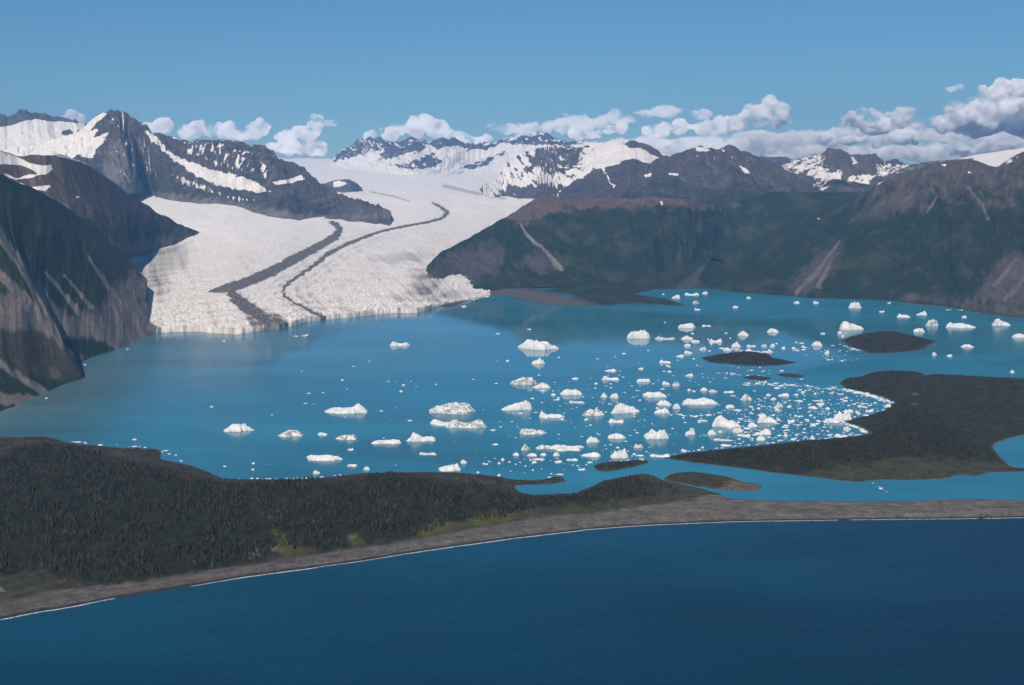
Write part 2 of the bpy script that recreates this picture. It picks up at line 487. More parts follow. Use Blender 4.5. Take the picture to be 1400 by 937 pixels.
def paint_snowfield(g):
    n = streak(g, 160, 300, 3)
    c = lerp3(ROCK * 0.9, ROCK2 * 0.8, sstep(-0.2, 0.4, n))
    s = regions(g, 1.0, [([(-60, 140), (20, 140), (50, 150), (110, 158), (108, 169), (86, 166), (66, 166), (48, 163), (30, 166), (14, 172), (-60, 178)], 0.10, 3),
                         ([(84, 178), (96, 176), (101, 182), (92, 190), (84, 188)], 0.3, 4)], 3)
    return c, s + 0.25 * streak(g, 90, 200, 44)

def paint_far(g):
    n = streak(g, 200, 500, 3)
    c = lerp3(ROCK * 0.85, ROCK2 * 0.75, sstep(-0.2, 0.5, n))
    s = regions(g, 0.92, [
        ([(455, 222), (462, 208), (490, 186), (530, 184), (600, 186), (700, 190), (740, 178), (800, 190), (800, 200), (752, 199), (722, 199), (700, 198), (690, 196), (664, 206), (640, 206), (612, 200), (596, 206), (588, 198), (572, 212), (556, 209), (540, 216), (518, 219), (524, 206), (500, 210), (484, 216)], 0.42, 5),
        ([(535, 226), (560, 222), (575, 215), (590, 208), (602, 216), (606, 222), (596, 230), (575, 234), (552, 231)], 0.46, 5),
        ([(628, 230), (650, 220), (672, 214), (690, 204), (690, 212), (668, 224), (648, 232)], 0.47, 5)], 3.0)
    s = s + 0.6 * fbm((g['a'] + 0.7 * g['b']) / 150, (g['b'] - 0.5 * g['a']) / 320, 5, 41) * (1 - sstep(0.75, 0.95, s)) - 0.14 * sstep(0.2, 0.9, g['rr']) * (s < 0.8)
    return c, s

def paint_striped(g):
    n = streak(g, 150, 500, 3)
    c = lerp3(ROCK * 0.9, ROCK2 * 0.85, sstep(-0.2, 0.5, n))
    c = areas(g, c, np.array([0.055, 0.05, 0.045]), [[(700, 262), (830, 238), (900, 215), (960, 225), (960, 300), (690, 300)]], 16, 12, amt=0.6)
    s = regions(g, 0.60, [
        ([(684, 262), (700, 258), (740, 250), (790, 262), (740, 276), (680, 272)], 0.30, 8),
        ([(790, 246), (812, 234), (838, 228), (850, 216), (880, 226), (912, 214), (940, 224), (940, 300), (740, 300), (770, 262)], 0.0, 6),
        ([(806, 196), (850, 192), (862, 200), (860, 214), (846, 224), (820, 228), (796, 230), (798, 214), (814, 206)], 0.90, 5),
        ([(852, 196), (858, 192), (872, 191), (890, 197), (902, 206), (908, 212), (900, 216), (888, 210), (874, 203), (862, 203)], 0.22, 4),
        ([(862, 204), (876, 204), (890, 212), (905, 218), (898, 224), (880, 222), (866, 214), (856, 206)], 0.95, 4),
        ([(904, 210), (916, 209), (918, 214), (908, 216)], 0.9, 3),
        ([(730, 206), (745, 203), (770, 200), (790, 204), (798, 222), (770, 236), (748, 240), (735, 226), (722, 236), (724, 220)], 0.36, 6),
        ([(821, 228), (826, 230), (836, 250), (848, 256), (862, 246), (866, 248), (848, 260), (838, 258)], 0.62, 2)], 2.5)
    s = s + 0.55 * fbm((g['a'] + 1.2 * g['b']) / 210, (g['b'] - 0.9 * g['a']) / 520, 5, 91) * (1 - sstep(0.8, 0.95, s)) * (s > 0.03)
    return c, s

def paint_dark_mountain(g):
    n = streak(g, 90, 500, 3)
    c = lerp3(ROCK * 0.85, ROCK2 * 0.72, sstep(-0.2, 0.5, n))
    t = sstep(0.60, 0.2, g['v'] + 0.3 * fbm(g['a'] / 400, g['b'] / 400, 4, 8))
    c = lerp3(c, GREEN * 1.05, t * 0.85)
    s = regions(g, 0.20, [([(950, 201), (962, 201), (972, 206), (962, 210), (952, 207)], 0.75, 3), ([(986, 202), (992, 206), (996, 218), (992, 216), (988, 208)], 0.7, 2.5),
                          ([(1010, 226), (1020, 230), (1026, 238), (1018, 237)], 0.75, 3), ([(914, 236), (928, 238), (926, 241), (914, 239)], 0.7, 2.5),
                          ([(880, 240), (892, 236), (890, 243), (882, 244)], 0.7, 2.5), ([(938, 244), (948, 250), (946, 252)], 0.6, 2),
                          ([(862, 262), (868, 260), (866, 268), (862, 268)], 0.75, 2.5), ([(836, 264), (844, 260), (842, 266)], 0.7, 2),
                          ([(930, 205), (1060, 212), (1060, 226), (1000, 222), (940, 222)], 0.34, 8), ([(800, 255), (900, 246), (1000, 250), (1120, 262), (1120, 310), (780, 310)], 0.03, 14)], 1.5)
    return c, s + 0.30 * streak(g, 60, 260, 41) * (s < 0.5)

def paint_patchy(g):
    n = streak(g, 90, 420, 3)
    c = lerp3(ROCK, ROCK2 * 0.8, sstep(-0.2, 0.5, n))
    t = sstep(0.55, 0.25, g['v'] + 0.35 * fbm(g['a'] / 400, g['b'] / 400, 4, 8))
    c = lerp3(c, lerp3(GREEN * 1.1, BROWN, sstep(0, 0.3, n)), t * 0.9)
    s = regions(g, 0.24, [([(1062, 222), (1098, 212), (1130, 208), (1128, 222), (1146, 232), (1150, 246), (1120, 250), (1096, 238), (1070, 238)], 0.54, 8),
                          ([(1120, 238), (1150, 236), (1152, 244), (1124, 246)], 0.75, 4), ([(1158, 240), (1178, 238), (1196, 240), (1190, 252), (1160, 250)], 0.62, 5),
                          ([(1160, 212), (1168, 216), (1176, 224), (1166, 226)], 0.6, 4), ([(1196, 224), (1250, 224), (1280, 226), (1240, 240), (1200, 242)], 0.54, 6),
                          ([(1110, 248), (1140, 248), (1130, 262), (1108, 262)], 0.44, 5), ([(1052, 258), (1062, 258), (1062, 266), (1054, 266)], 0.55, 3),
                          ([(1130, 203), (1152, 203), (1164, 220), (1152, 232), (1130, 215)], 0.16, 6),
                          ([(1040, 268), (1300, 262), (1300, 330), (1040, 330)], 0.02, 10)], 2.0)
    return c, s + 0.42 * fbm(g['a'] / 110, g['b'] / 130, 4, 91) * (s < 0.8) * (s > 0.05)

def paint_blue_far(g):
    n = streak(g, 200, 400, 3)
    c = lerp3(ROCK * 0.85, ROCK2 * 0.7, sstep(-0.2, 0.5, n))
    return c, 0.32 + 0.5 * streak(g, 150, 300, 41)

def paint_snow_cap(g):
    c = lerp3(ROCK, ROCK2, sstep(-0.2, 0.4, streak(g, 120, 300, 3)))
    s = regions(g, 0.95, [([(1180, 220), (1300, 215), (1330, 215), (1350, 226), (1300, 236), (1180, 256)], 0.36, 6)], 3)
    return c, s + 0.35 * streak(g, 130, 160, 44)

def paint_right_hill(g):
    c, t, n2 = veg_cover(g, 860, GREEN * 0.9, GREEN2 * 0.85, BROWN * 0.8, 170)
    rk = lerp3(BROWN, ROCK2 * 0.75, sstep(-0.2, 0.4, streak(g, 60, 300, 3)))
    c = lerp3(c, rk, t * 0.85)
    c = areas(g, c, np.array([0.105, 0.088, 0.078]), [[(1165, 300), (1210, 268), (1240, 258), (1270, 262), (1250, 282), (1200, 300)], [(1120, 345), (1150, 334), (1140, 365), (1112, 398), (1072, 402), (1096, 372)],
                                             [(1375, 350), (1420, 340), (1420, 420), (1330, 412), (1350, 380)], [(1225, 405), (1300, 408), (1420, 425), (1420, 440), (1290, 416)]], 14, 14, 70, 320, 0.65)
    c = strips(g, c, SCREE * 0.8, [[(1148, 330, 1.5), (1120, 368, 3), (1090, 400, 4)], [(1138, 352, 1), (1118, 392, 3)], [(1232, 280, 1.5), (1252, 262, 2)], [(1322, 255, 1), (1345, 282, 3), (1350, 300, 2)],
                                   [(1390, 355, 2), (1360, 390, 4)], [(1280, 270, 1), (1268, 290, 2)], [(1410, 370, 2), (1375, 410, 4)]])
    s = regions(g, 0.0, [([(1284, 225), (1296, 223), (1294, 228)], 0.7, 2), ([(1320, 234), (1330, 236), (1324, 238)], 0.7, 2), ([(1172, 258), (1178, 260), (1174, 266)], 0.7, 2),
                         ([(1116, 298), (1122, 298), (1119, 301)], 0.75, 2), ([(1356, 222), (1400, 208), (1420, 210), (1400, 218), (1362, 231)], 0.45, 3)], 1.5)
    return c, s + 0.2 * streak(g, 60, 90, 41) * (s > 0.1)

def paint_mid_hill(g):
    c, t, n2 = veg_cover(g, 640, GREEN * 0.95, GREEN2 * 0.95, BROWN * 0.8, 110)
    rk = lerp3(BROWN * 1.35, ROCK2 * 0.9, sstep(0.0, 0.5, streak(g, 60, 200, 3)))
    top = areas(g, c, BROWN * 1.3, [[(690, 296), (735, 262), (800, 262), (900, 262), (960, 270), (1010, 280), (960, 286), (905, 282), (850, 284), (800, 284), (760, 290), (735, 300), (712, 306)]], 10, 16, 120, 160)
    c = top
    c = areas(g, c, np.array([0.085, 0.07, 0.062]), [[(585, 372), (620, 345), (660, 335), (690, 345), (680, 372), (640, 388), (590, 390)], [(705, 362), (740, 338), (770, 362), (740, 374)]], 12, 16, amt=0.75)
    c = strips(g, c, SCREE * 1.15, [[(712, 306, 1.2), (718, 318, 2.0), (730, 332, 2.6), (742, 338, 2)], [(740, 336, 2), (752, 350, 2.5), (762, 364, 4.5), (768, 368, 3)]], 0.4)
    c = areas(g, c, np.array([0.14, 0.125, 0.11]), [[(560, 380), (578, 370), (590, 380), (600, 392), (650, 404), (600, 405)]], 6, 8)
    s = regions(g, 0.0, [([(902, 274), (906, 276), (907, 281), (904, 280)], 0.8, 2)], 0.5)
    return c, s

def paint_nunatak(g):
    c = lerp3(ROCK, ROCK2 * 0.8, sstep(-0.2, 0.4, streak(g, 60, 200, 3)))
    s = regions(g, 0.22, [([(452, 252), (462, 246), (474, 250), (470, 255), (456, 256)], 0.7, 3)], 2)
    return c, s + 0.4 * streak(g, 50, 120, 41)

# ------------------------------------------------------------------ mountains
mountain('mountain', 'steep near green slope with brown scree chutes at the left edge', [
    ((-300, 760, 'g'), (-560, 120, 5200)), ((-150, 650, 'g'), (-400, 150, 5900)), ((-50, 590, 'g'), (-260, 180, 6500)), ((0, 563, 'g'), (-190, 192, 6800)), ((30, 553, 'g'), (-150, 200, 7000)), ((60, 539, 'g'), (-120, 206, 7200)),
    ((95, 524, 'g'), (-85, 213, 7350)), ((117, 518, 'g'), (-60, 217, 7500)), ((118, 510, 'g'), (-40, 224, 7600)), ((110, 497, 'g'), (-20, 231, 7700)), ((128, 488, 'g'), (0, 239, 7850)), ((145, 483, 'g'), (32, 252, 8100)), ((165, 477, 'g'), (62, 266, 8400)),
    ((184, 470, 'g'), (100, 290, 8900)), ((198, 465, 'g'), (140, 322, 9400)), ((205, 462, 'g'), (174, 350, 9800)), ((207, 460, 'g'), (202, 384, 9600)), ((209, 458, 'g'), (193, 410, 9200)), ((212, 456, 'g'), (208, 438, 8700)), ((216, 455, 'g'), (215, 453, 8430))],
    M_NEAR, paint_near_left, nu=760, nv=420, fine=0.10, amp=0.055, lam=520, jag=9, back=1500, stretch=3.0, seed=3, pw=1.12, smf=13, smr=9)
mountain('mountain', 'brown shoulder with snow patches rising behind the near left slope', [
    ((-200, 330, 8300), (-240, 190, 8900)), ((-80, 330, 8500), (-80, 203, 9100)), ((0, 330, 8700), (0, 206, 9400)), ((40, 330, 8900), (22, 214, 9550)), ((70, 335, 9000), (62, 213, 9700)),
    ((110, 345, 9200), (84, 211, 9900)), ((140, 352, 9500), (112, 222, 10300)), ((160, 355, 9800), (150, 245, 11000)), ((174, 355, 'i'), (172, 263, 11500)), ((195, 349, 'i'), (215, 290, 12200)),
    ((222, 342, 'i'), (248, 308, 12700)), ((250, 330, 'i'), (266, 315, 13000)), ((272, 323, 'i'), (277, 319, 13200)), ((279, 320, 'i'), (280, 319.5, 13300))],
    M_NEAR, paint_shoulder, nu=640, nv=330, fine=0.14, amp=0.09, lam=620, jag=16, back=1800, stretch=2.2, seed=8, pw=1.1, smf=13, smr=5)
mountain('mountain', 'dark jagged rock peak streaked with snow above the left ice lobe', [
    ((-60, 275, 15800), (-60, 214, 17500)), ((60, 270, 15800), (60, 196, 17500)), ((120, 268, 15800), (104, 180, 17500)), ((160, 266, 15800), (138, 154, 17600)), ((176, 265, 15800), (150, 152.5, 17600)), ((190, 264, 15700), (161, 151, 17600)),
    ((205, 266, 'i'), (172, 154, 17600)), ((218, 271, 'i'), (181, 160, 17500)), ((240, 276, 'i'), (196, 172, 17400)), ((262, 277, 'i'), (208, 182, 17300)), ((290, 279, 'i'), (222, 183, 17300)), ((310, 281, 'i'), (238, 190, 17200)),
    ((330, 286, 'i'), (262, 193, 17100)), ((350, 293, 'i'), (290, 191, 17000)), ((372, 297, 'i'), (330, 194, 16900)), ((392, 300, 'i'), (346, 200, 16800)), ((405, 302, 'i'), (358, 199, 16750)), ((416, 303, 'i'), (374, 207, 16700)), ((424, 303, 'i'), (380, 216, 16650)),
    ((434, 303, 'i'), (398, 220, 16600)), ((446, 303, 'i'), (412, 229, 16500)), ((460, 302, 'i'), (430, 244, 16300)), ((476, 300, 'i'), (452, 258, 16100)), ((494, 298, 'i'), (478, 270, 15900)), ((514, 295, 'i'), (506, 278, 15700)), ((526, 293, 'i'), (524, 283, 15500)), ((535, 291, 'i'), (534, 289, 15400))],
    M_TER, paint_peak, nu=900, nv=380, amp=0.30, lam=700, jag=48, jlam=150, back=2600, stretch=2.0, seed=21, pw=1.05, smf=35, smr=3)
mountain('mountain', 'distant dark summits over a broad white snowfield at far left', [
    ((-200, 252, 18300), (-200, 170, 22000)), ((-40, 252, 18300), (-40, 160, 22000)), ((0, 252, 18300), (0, 155, 22000)), ((18, 252, 18300), (16, 159, 22000)), ((30, 252, 18300), (26, 150, 22000)), ((42, 252, 18300), (34, 149, 22000)), ((55, 252, 18300), (42, 154, 22000)), ((70, 252, 18300), (56, 154, 22000)),
    ((90, 252, 18300), (76, 160, 22000)), ((110, 252, 18300), (96, 163, 22000)), ((130, 252, 18300), (108, 169, 22000)), ((160, 252, 18300), (140, 180, 22000)), ((220, 252, 18300), (210, 200, 22000))],
    M_FAR, paint_snowfield, nu=420, nv=160, amp=0.09, lam=1500, jag=50, jlam=220, back=2500, seed=5, pw=0.95)
mountain('mountain', 'long far row of blue grey nunatak peaks across the icefield', [
    ((440, 228, 'i'), (448, 221, 30000)), ((462, 230, 'i'), (462, 211, 30400)), ((500, 233, 'i'), (488, 192, 30600)), ((520, 236, 'i'), (503, 188, 30600)), ((540, 240, 'i'), (520, 189, 30600)), ((560, 242, 'i'), (526, 195, 30600)), ((575, 243, 'i'), (548, 193, 30600)), ((590, 243, 'i'), (562, 190, 30600)), ((600, 243, 'i'), (580, 192, 30600)),
    ((610, 242, 'i'), (604, 190, 30600)), ((625, 241, 'i'), (622, 190, 30600)), ((640, 240, 'i'), (642, 196, 30600)), ((660, 240, 'i'), (664, 196, 30600)), ((680, 241, 'i'), (682, 191, 30600)), ((700, 241, 'i'), (700, 189, 30600)), ((716, 241, 'i'), (712, 184, 30600)), ((732, 241, 'i'), (730, 182, 30600)), ((746, 241, 'i'), (744, 183, 30600)),
    ((760, 241, 'i'), (758, 188, 30600)), ((780, 241, 'i'), (772, 194, 30600)), ((800, 240, 'i'), (790, 195, 30600)), ((830, 240, 'i'), (812, 193, 30600)), ((860, 240, 'i'), (850, 205, 30600)), ((890, 240, 'i'), (890, 220, 30600))],
    M_FAR, paint_far, nu=900, nv=240, amp=0.24, lam=1100, jag=75, jlam=260, back=2600, stretch=2.0, seed=12, pw=1.25, smf=41, smr=3)
mountain('mountain', 'snow striped mountain right of the glacier with dark rock ribs', [
    ((655, 258, 'i'), (660, 254, 20800)), ((672, 264, 'i'), (680, 244, 21500)), ((690, 269, 'i'), (694, 222, 22000)), ((715, 272, 'i'), (716, 208, 22000)), ((735, 274, 'i'), (736, 203, 22000)), ((760, 282, 16800), (762, 198, 22000)), ((785, 284, 16600), (786, 199, 21800)), ((810, 286, 16400), (812, 195, 21600)),
    ((828, 286, 16300), (830, 194, 21400)), ((842, 286, 16300), (844, 191.5, 21200)), ((854, 286, 16300), (856, 196, 21000)), ((864, 286, 16300), (864, 191.5, 21000)), ((876, 286, 16300), (876, 194, 21000)), ((890, 286, 16300), (890, 200, 21000)), ((904, 286, 16300), (904, 209, 20800)), ((916, 286, 16300), (918, 213, 20500)), ((950, 286, 16300), (960, 232, 20000))],
    M_FAR, paint_striped, nu=560, nv=300, amp=0.17, lam=900, jag=30, jlam=220, back=2600, seed=31, pw=1.05, smr=3)
mountain('mountain', 'dark bare double summit behind the central hill with few snow spots', [
    ((800, 300, 15200), (830, 262, 16500)), ((830, 300, 15200), (855, 246, 17000)), ((860, 300, 15200), (880, 228, 17500)), ((890, 300, 15200), (905, 214, 18000)), ((920, 300, 15200), (930, 209, 18200)), ((940, 300, 15200), (946, 202, 18200)), ((952, 300, 15200), (955, 200, 18200)), ((966, 300, 15200), (966, 203, 18200)),
    ((980, 300, 15200), (978, 204, 18200)), ((992, 300, 15200), (990, 202, 18200)), ((1002, 300, 15200), (1000, 199, 18200)), ((1015, 300, 15200), (1014, 205, 18100)), ((1035, 300, 15200), (1034, 214, 18000)), ((1058, 300, 15200), (1058, 224, 17800)), ((1085, 300, 15200), (1090, 240, 17300)), ((1110, 300, 15200), (1120, 262, 17000))],
    M_TER, paint_dark_mountain, nu=480, nv=240, amp=0.22, lam=800, jag=34, jlam=180, back=2300, stretch=2.2, seed=41, pw=1.0, smr=3)
mountain('mountain', 'grey summit speckled with many snow patches right of centre', [
    ((1020, 300, 15800), (1020, 268, 17500)), ((1040, 300, 15800), (1046, 240, 18500)), ((1065, 300, 15800), (1066, 228, 19200)), ((1090, 300, 15800), (1088, 219, 19600)), ((1110, 300, 15800), (1110, 212, 19800)), ((1126, 300, 15800), (1124, 210, 20000)), ((1138, 300, 15800), (1132, 204, 20000)), ((1148, 300, 15800), (1146, 203, 20000)), ((1158, 300, 15800), (1154, 206, 20000)),
    ((1170, 300, 15800), (1163, 213, 20000)), ((1182, 300, 15800), (1180, 211, 20000)), ((1196, 300, 15800), (1198, 213, 20000)), ((1208, 300, 15800), (1210, 221, 19900)), ((1222, 300, 15800), (1224, 217, 19800)), ((1240, 300, 15800), (1238, 225, 19500)), ((1270, 300, 15800), (1280, 232, 19000)), ((1300, 300, 15800), (1320, 240, 18500))],
    M_TER, paint_patchy, nu=520, nv=260, amp=0.22, lam=800, jag=40, jlam=180, back=2300, stretch=2.0, seed=51, pw=1.0, smr=3)
mountain('mountain', 'low dark blue ridge far off between the dark summit and the speckled one', [
    ((1000, 240, 25000), (1010, 226, 26500)), ((1030, 240, 25000), (1034, 214, 27000)), ((1050, 240, 25000), (1052, 215, 27000)), ((1070, 240, 25000), (1076, 215, 27000)), ((1090, 240, 25000), (1088, 220, 27000)), ((1140, 240, 25000), (1140, 228, 26500))],
    M_FAR, paint_blue_far, nu=160, nv=80, amp=0.15, lam=900, jag=25, jlam=200, back=2000, seed=61)
mountain('mountain', 'snow covered summit peeking above the green hill at far right', [
    ((1200, 262, 15500), (1200, 250, 17000)), ((1225, 262, 15500), (1225, 234, 17600)), ((1250, 262, 15500), (1252, 223, 18200)), ((1300, 262, 15500), (1300, 219, 18500)), ((1330, 262, 15500), (1330, 213, 18500)), ((1360, 262, 15500), (1362, 208, 18600)), ((1400, 262, 15500), (1400, 202, 18700)), ((1470, 262, 15500), (1470, 190, 18800)), ((1560, 262, 15500), (1560, 205, 18600))],
    M_FAR, paint_snow_cap, nu=260, nv=100, amp=0.06, lam=900, jag=10, jlam=300, back=2000, seed=66)
mountain('mountain', 'long dark green hill with pale scree chutes above the right arm of the lagoon', [
    ((950, 386, 'g'), (972, 352, 12300)), ((985, 397, 'g'), (1008, 338, 12500)), ((1015, 401, 'g'), (1045, 322, 12700)), ((1045, 403, 'g'), (1085, 302, 12900)), ((1075, 405, 'g'), (1120, 290, 13000)), ((1110, 408, 'g'), (1150, 280, 13000)), ((1150, 409, 'g'), (1175, 268, 13000)),
    ((1180, 410, 'g'), (1205, 250, 13000)), ((1215, 411, 'g'), (1236, 236, 13000)), ((1245, 414, 'g'), (1270, 226, 13000)), ((1275, 416, 'g'), (1302, 219, 13000)), ((1300, 420, 'g'), (1330, 219, 12900)), ((1320, 424, 'g'), (1350, 225, 12800)), ((1345, 428, 'g'), (1362, 229, 12700)), ((1370, 431, 'g'), (1382, 216, 12600)),
    ((1400, 435, 'g'), (1402, 207, 12500)), ((1450, 445, 'g'), (1450, 196, 12300)), ((1540, 465, 'g'), (1560, 190, 11500)), ((1700, 520, 'g'), (1760, 200, 10000))],
    M_GREEN, paint_right_hill, nu=760, nv=340, fine=0.14, amp=0.14, stretch=2.3, lam=640, jag=10, jlam=300, back=2000, seed=71, pw=1.08, smf=35, smr=9)
mountain('mountain', 'rounded dark green hill with a brown crest beside the glacier front', [
    ((566, 378, 'i'), (570, 374, 11500)), ((574, 384, 'i'), (584, 364, 11800)), ((586, 388, 'i'), (602, 345, 12200)), ((620, 396, 11200), (640, 326, 12700)), ((648, 401, 11100), (668, 310, 13100)), ((672, 398, 11300), (692, 297, 13400)), ((690, 395, 11500), (712, 284, 13600)), ((715, 394, 11600), (732, 271, 13800)), ((735, 393, 11700), (742, 267, 13800)),
    ((760, 392, 11750), (764, 269, 13900)), ((790, 391, 11850), (790, 273, 13950)), ((815, 390, 11950), (815, 270, 14000)), ((840, 388, 12100), (840, 270, 14000)), ((865, 386, 12200), (865, 272, 14000)), ((890, 383, 12500), (890, 269, 14000)), ((915, 379, 12800), (915, 271, 14100)), ((940, 372, 13200), (940, 273, 14200)), ((960, 363, 13600), (965, 279, 14500)),
    ((985, 352, 14000), (990, 281, 15000)), ((1020, 336, 14300), (1020, 272, 15300)), ((1050, 322, 14500), (1050, 263, 15500)), ((1080, 312, 14600), (1085, 262, 15600)), ((1120, 304, 14600), (1130, 264, 15600)), ((1180, 298, 14600), (1190, 262, 15600)), ((1250, 296, 14600), (1260, 258, 15600))],
    M_GREEN, paint_mid_hill, nu=900, nv=320, fine=0.15, amp=0.15, stretch=2.3, lam=560, jag=14, jlam=260, back=1500, seed=81, pw=1.0, smf=31, smr=7)
mountain('mountain', 'small dark rock knob sticking out of the upper glacier', [
    ((446, 252, 'i'), (446, 250, 20600)), ((456, 262, 'i'), (456, 247, 20600)), ((470, 264.5, 'i'), (466, 245.5, 20600)), ((482, 265, 'i'), (478, 245.5, 20600)), ((490, 263, 'i'), (488, 251, 20600)), ((496, 257, 'i'), (494, 256, 20600))],
    M_FAR, paint_nunatak, nu=120, nv=60, amp=0.15, lam=500, jag=14, jlam=150, back=600, seed=91, smf=5, smr=3)

# ------------------------------------------------------------------ glacier
def build_glacier():
    pxs = np.arange(110, 1000, 0.85)
    k = np.arange(0, 430)
    s = 250 * (np.exp(k * 0.0114) - 1)
    PX, S = np.meshgrid(pxs, s)
    t = smooth_term(PX) + 34 * fbm(PX / 16, PX * 0 + 1.5, 3, 5) + 3 * fbm(PX / 3.5, PX * 0 + 4.5, 2, 6)
    Y = t + S
    X = (PX - CX) / F * Y
    Z = glac_z(X, Y)
    low = 1 - 0.85 * sstep(575, 650, PX) * sstep(1200, 0, S)
    Z = Z * low * (1 + 0.45 * fbm(PX / 11, PX * 0 + 2.5, 4, 9) * np.exp(-S / 120.0))
    fade = np.exp(-S / 2600.0)
    Z = np.where(Y < 15500, Z - 600 * sstep(668, 700, PX), Z)
    A = 9 * fade + 2.6 * np.exp(-S / 9000.0) + 0.6
    r1 = ridged(X / 60, Y / 95, 3, 4); r2 = fbm(X / 24, Y / 45, 3, 14)
    Z = Z + A * ((r1 - 0.3) * 0.9 + r2 * 1.1)
    big = fbm(X / 700, Y / 1500, 4, 24)
    Z = Z + (26 + 22 * sstep(5000, 9000, S)) * big * sstep(600, 4000, S)
    und = fbm(X / 300, Y / 380, 3, 29)
    Z = Z + 14 * und * sstep(200, 2500, S)
    px, py = proj(X, Y, Z)
    # dirt: medial moraines, margins, flow streaks (coordinates of the photograph, fixed on the ice)
    dirt = np.zeros(px.shape)
    wob = 3.0 * perlin(X / 90, Y / 160, 40) + 2.2 * r2 + 2.0 * perlin(X / 35, Y / 60, 47)
    def band(pts, amt, e0=1.15, e1=0.7):
        nonlocal dirt
        d = pline(px + wob, py, pts)
        dirt = np.maximum(dirt, amt * sstep(e0, e1, d + 0.16 * r2))
    band([(452, 304, 2.5), (459, 307, 3.5), (465, 314, 4.5), (458, 324, 5), (432, 339, 5.5), (402, 355, 6.5), (366, 374, 7), (330, 389, 7), (302, 396, 5), (288, 398, 2)], 0.92)
    band([(312, 396, 5), (322, 408, 8), (338, 420, 9), (356, 431, 9), (374, 441, 9), (394, 450, 8)], 0.66)
    band([(352, 434, 16), (378, 446, 18)], 0.42)
    band([(592, 277, 1.0), (603, 284, 1.8), (612, 290, 2.4), (606, 298, 2.2), (585, 304, 1.6), (556, 309, 1.5), (522, 316, 1.7), (494, 326, 2), (468, 337, 2.4), (448, 348, 3), (436, 358, 3), (414, 374, 2.2), (394, 388, 2.2), (386, 396, 2.0), (388, 404, 1.8), (404, 415, 1.6), (428, 427, 1.8), (454, 437, 2.2)], 0.9)
    band([(505, 262, 1.2), (535, 268, 1.2), (562, 276, 1.0)], 0.45)
    band([(606, 254, 3), (640, 262, 2.5), (690, 272, 2)], 0.40)
    for off, am in ((-9, .30), (8, .27), (17, .25), (-17, .24)):
        band([(585, 308 + off * .3, 0.8), (522, 319 + off * .5, 1.0), (468 + off, 340 + off * .4, 1.4), (436 + off * 1.4, 362, 1.6), (394 + off * 1.6, 392, 1.6), (392 + off * 1.8, 405, 1.4), (432 + off * 1.5, 426, 1.4)], am - .09, 1.6, 0.2)
    band([(404, 441, 3), (456, 437, 2), (520, 430, 2)], 0.42)
    nz = 6 * perlin(X / 200, Y / 250, 41)
    for poly, amt, soft in [([(170, 352), (232, 334), (265, 338), (252, 358), (232, 376), (224, 398), (206, 408), (190, 396)], 0.36, 30),
                            ([(184, 345), (236, 332), (262, 330), (236, 352), (206, 362), (196, 378)], 0.46, 16),
                            ([(190, 430), (204, 440), (222, 452), (214, 462), (190, 462)], 0.8, 6),
                            ([(540, 404), (556, 396), (572, 372), (600, 372), (602, 396), (640, 404), (640, 409), (598, 411), (560, 414), (545, 412)], 0.34, 20),
                            ([(564, 372), (580, 368), (596, 392), (574, 388)], 0.46, 14),
                            ([(505, 352), (560, 344), (590, 350), (570, 360), (520, 360)], 0.34, 14)]:
        d = sdf(px + nz, py + 0.5 * nz, poly)
        dirt = np.maximum(dirt, amt * np.clip(0.5 - d / soft, 0, 1))
    lat = (X + 0.30 * (Y - 8000)) / 70
    flow = fbm(lat + 0.8 * big, Y / 2600, 4, 61)
    snow = np.clip(sstep(2600, 8500, S + 900 * big) + 0.5 * sstep(430, 350, px) * sstep(2500, 4500, S), 0, 1)
    dirt = np.clip(dirt + (0.14 + 0.40 * flow + 0.10 * np.sin((S + 600 * big + 0.9 * np.abs(X + 1500)) / 60.0) * sstep(3500, 1500, S)) * (1 - snow * 0.75) * (0.55 + 0.45 * fade), 0, 1)
    # ice front
    front = np.stack([X[0], Y[0] - 4 - 5 * np.abs(r2[0]), np.full(len(pxs), -12.0)], -1)[None]
    V = np.concatenate([front, np.stack([X, Y, Z], -1)], 0)
    dirt[:6] = np.maximum(dirt[:6], 0.26 + 0.6 * fbm(PX[:6] / 9.0, PX[:6] * 0 + 7.7, 4, 66))
    dirt = np.concatenate([dirt[:1] * 0.8, dirt]); snow = np.concatenate([snow[:1], snow])
    nr, nc = V.shape[:2]
    o = mesh_obj('glacier', V.reshape(-1, 3), grid_faces(nr, nc), M_GLA, True, {'dirt': dirt.ravel(), 'snow': snow.ravel()})
    tag(o, 'wide white valley glacier with two dark moraine stripes ending in the lagoon', 'glacier', kind='structure')
build_glacier()

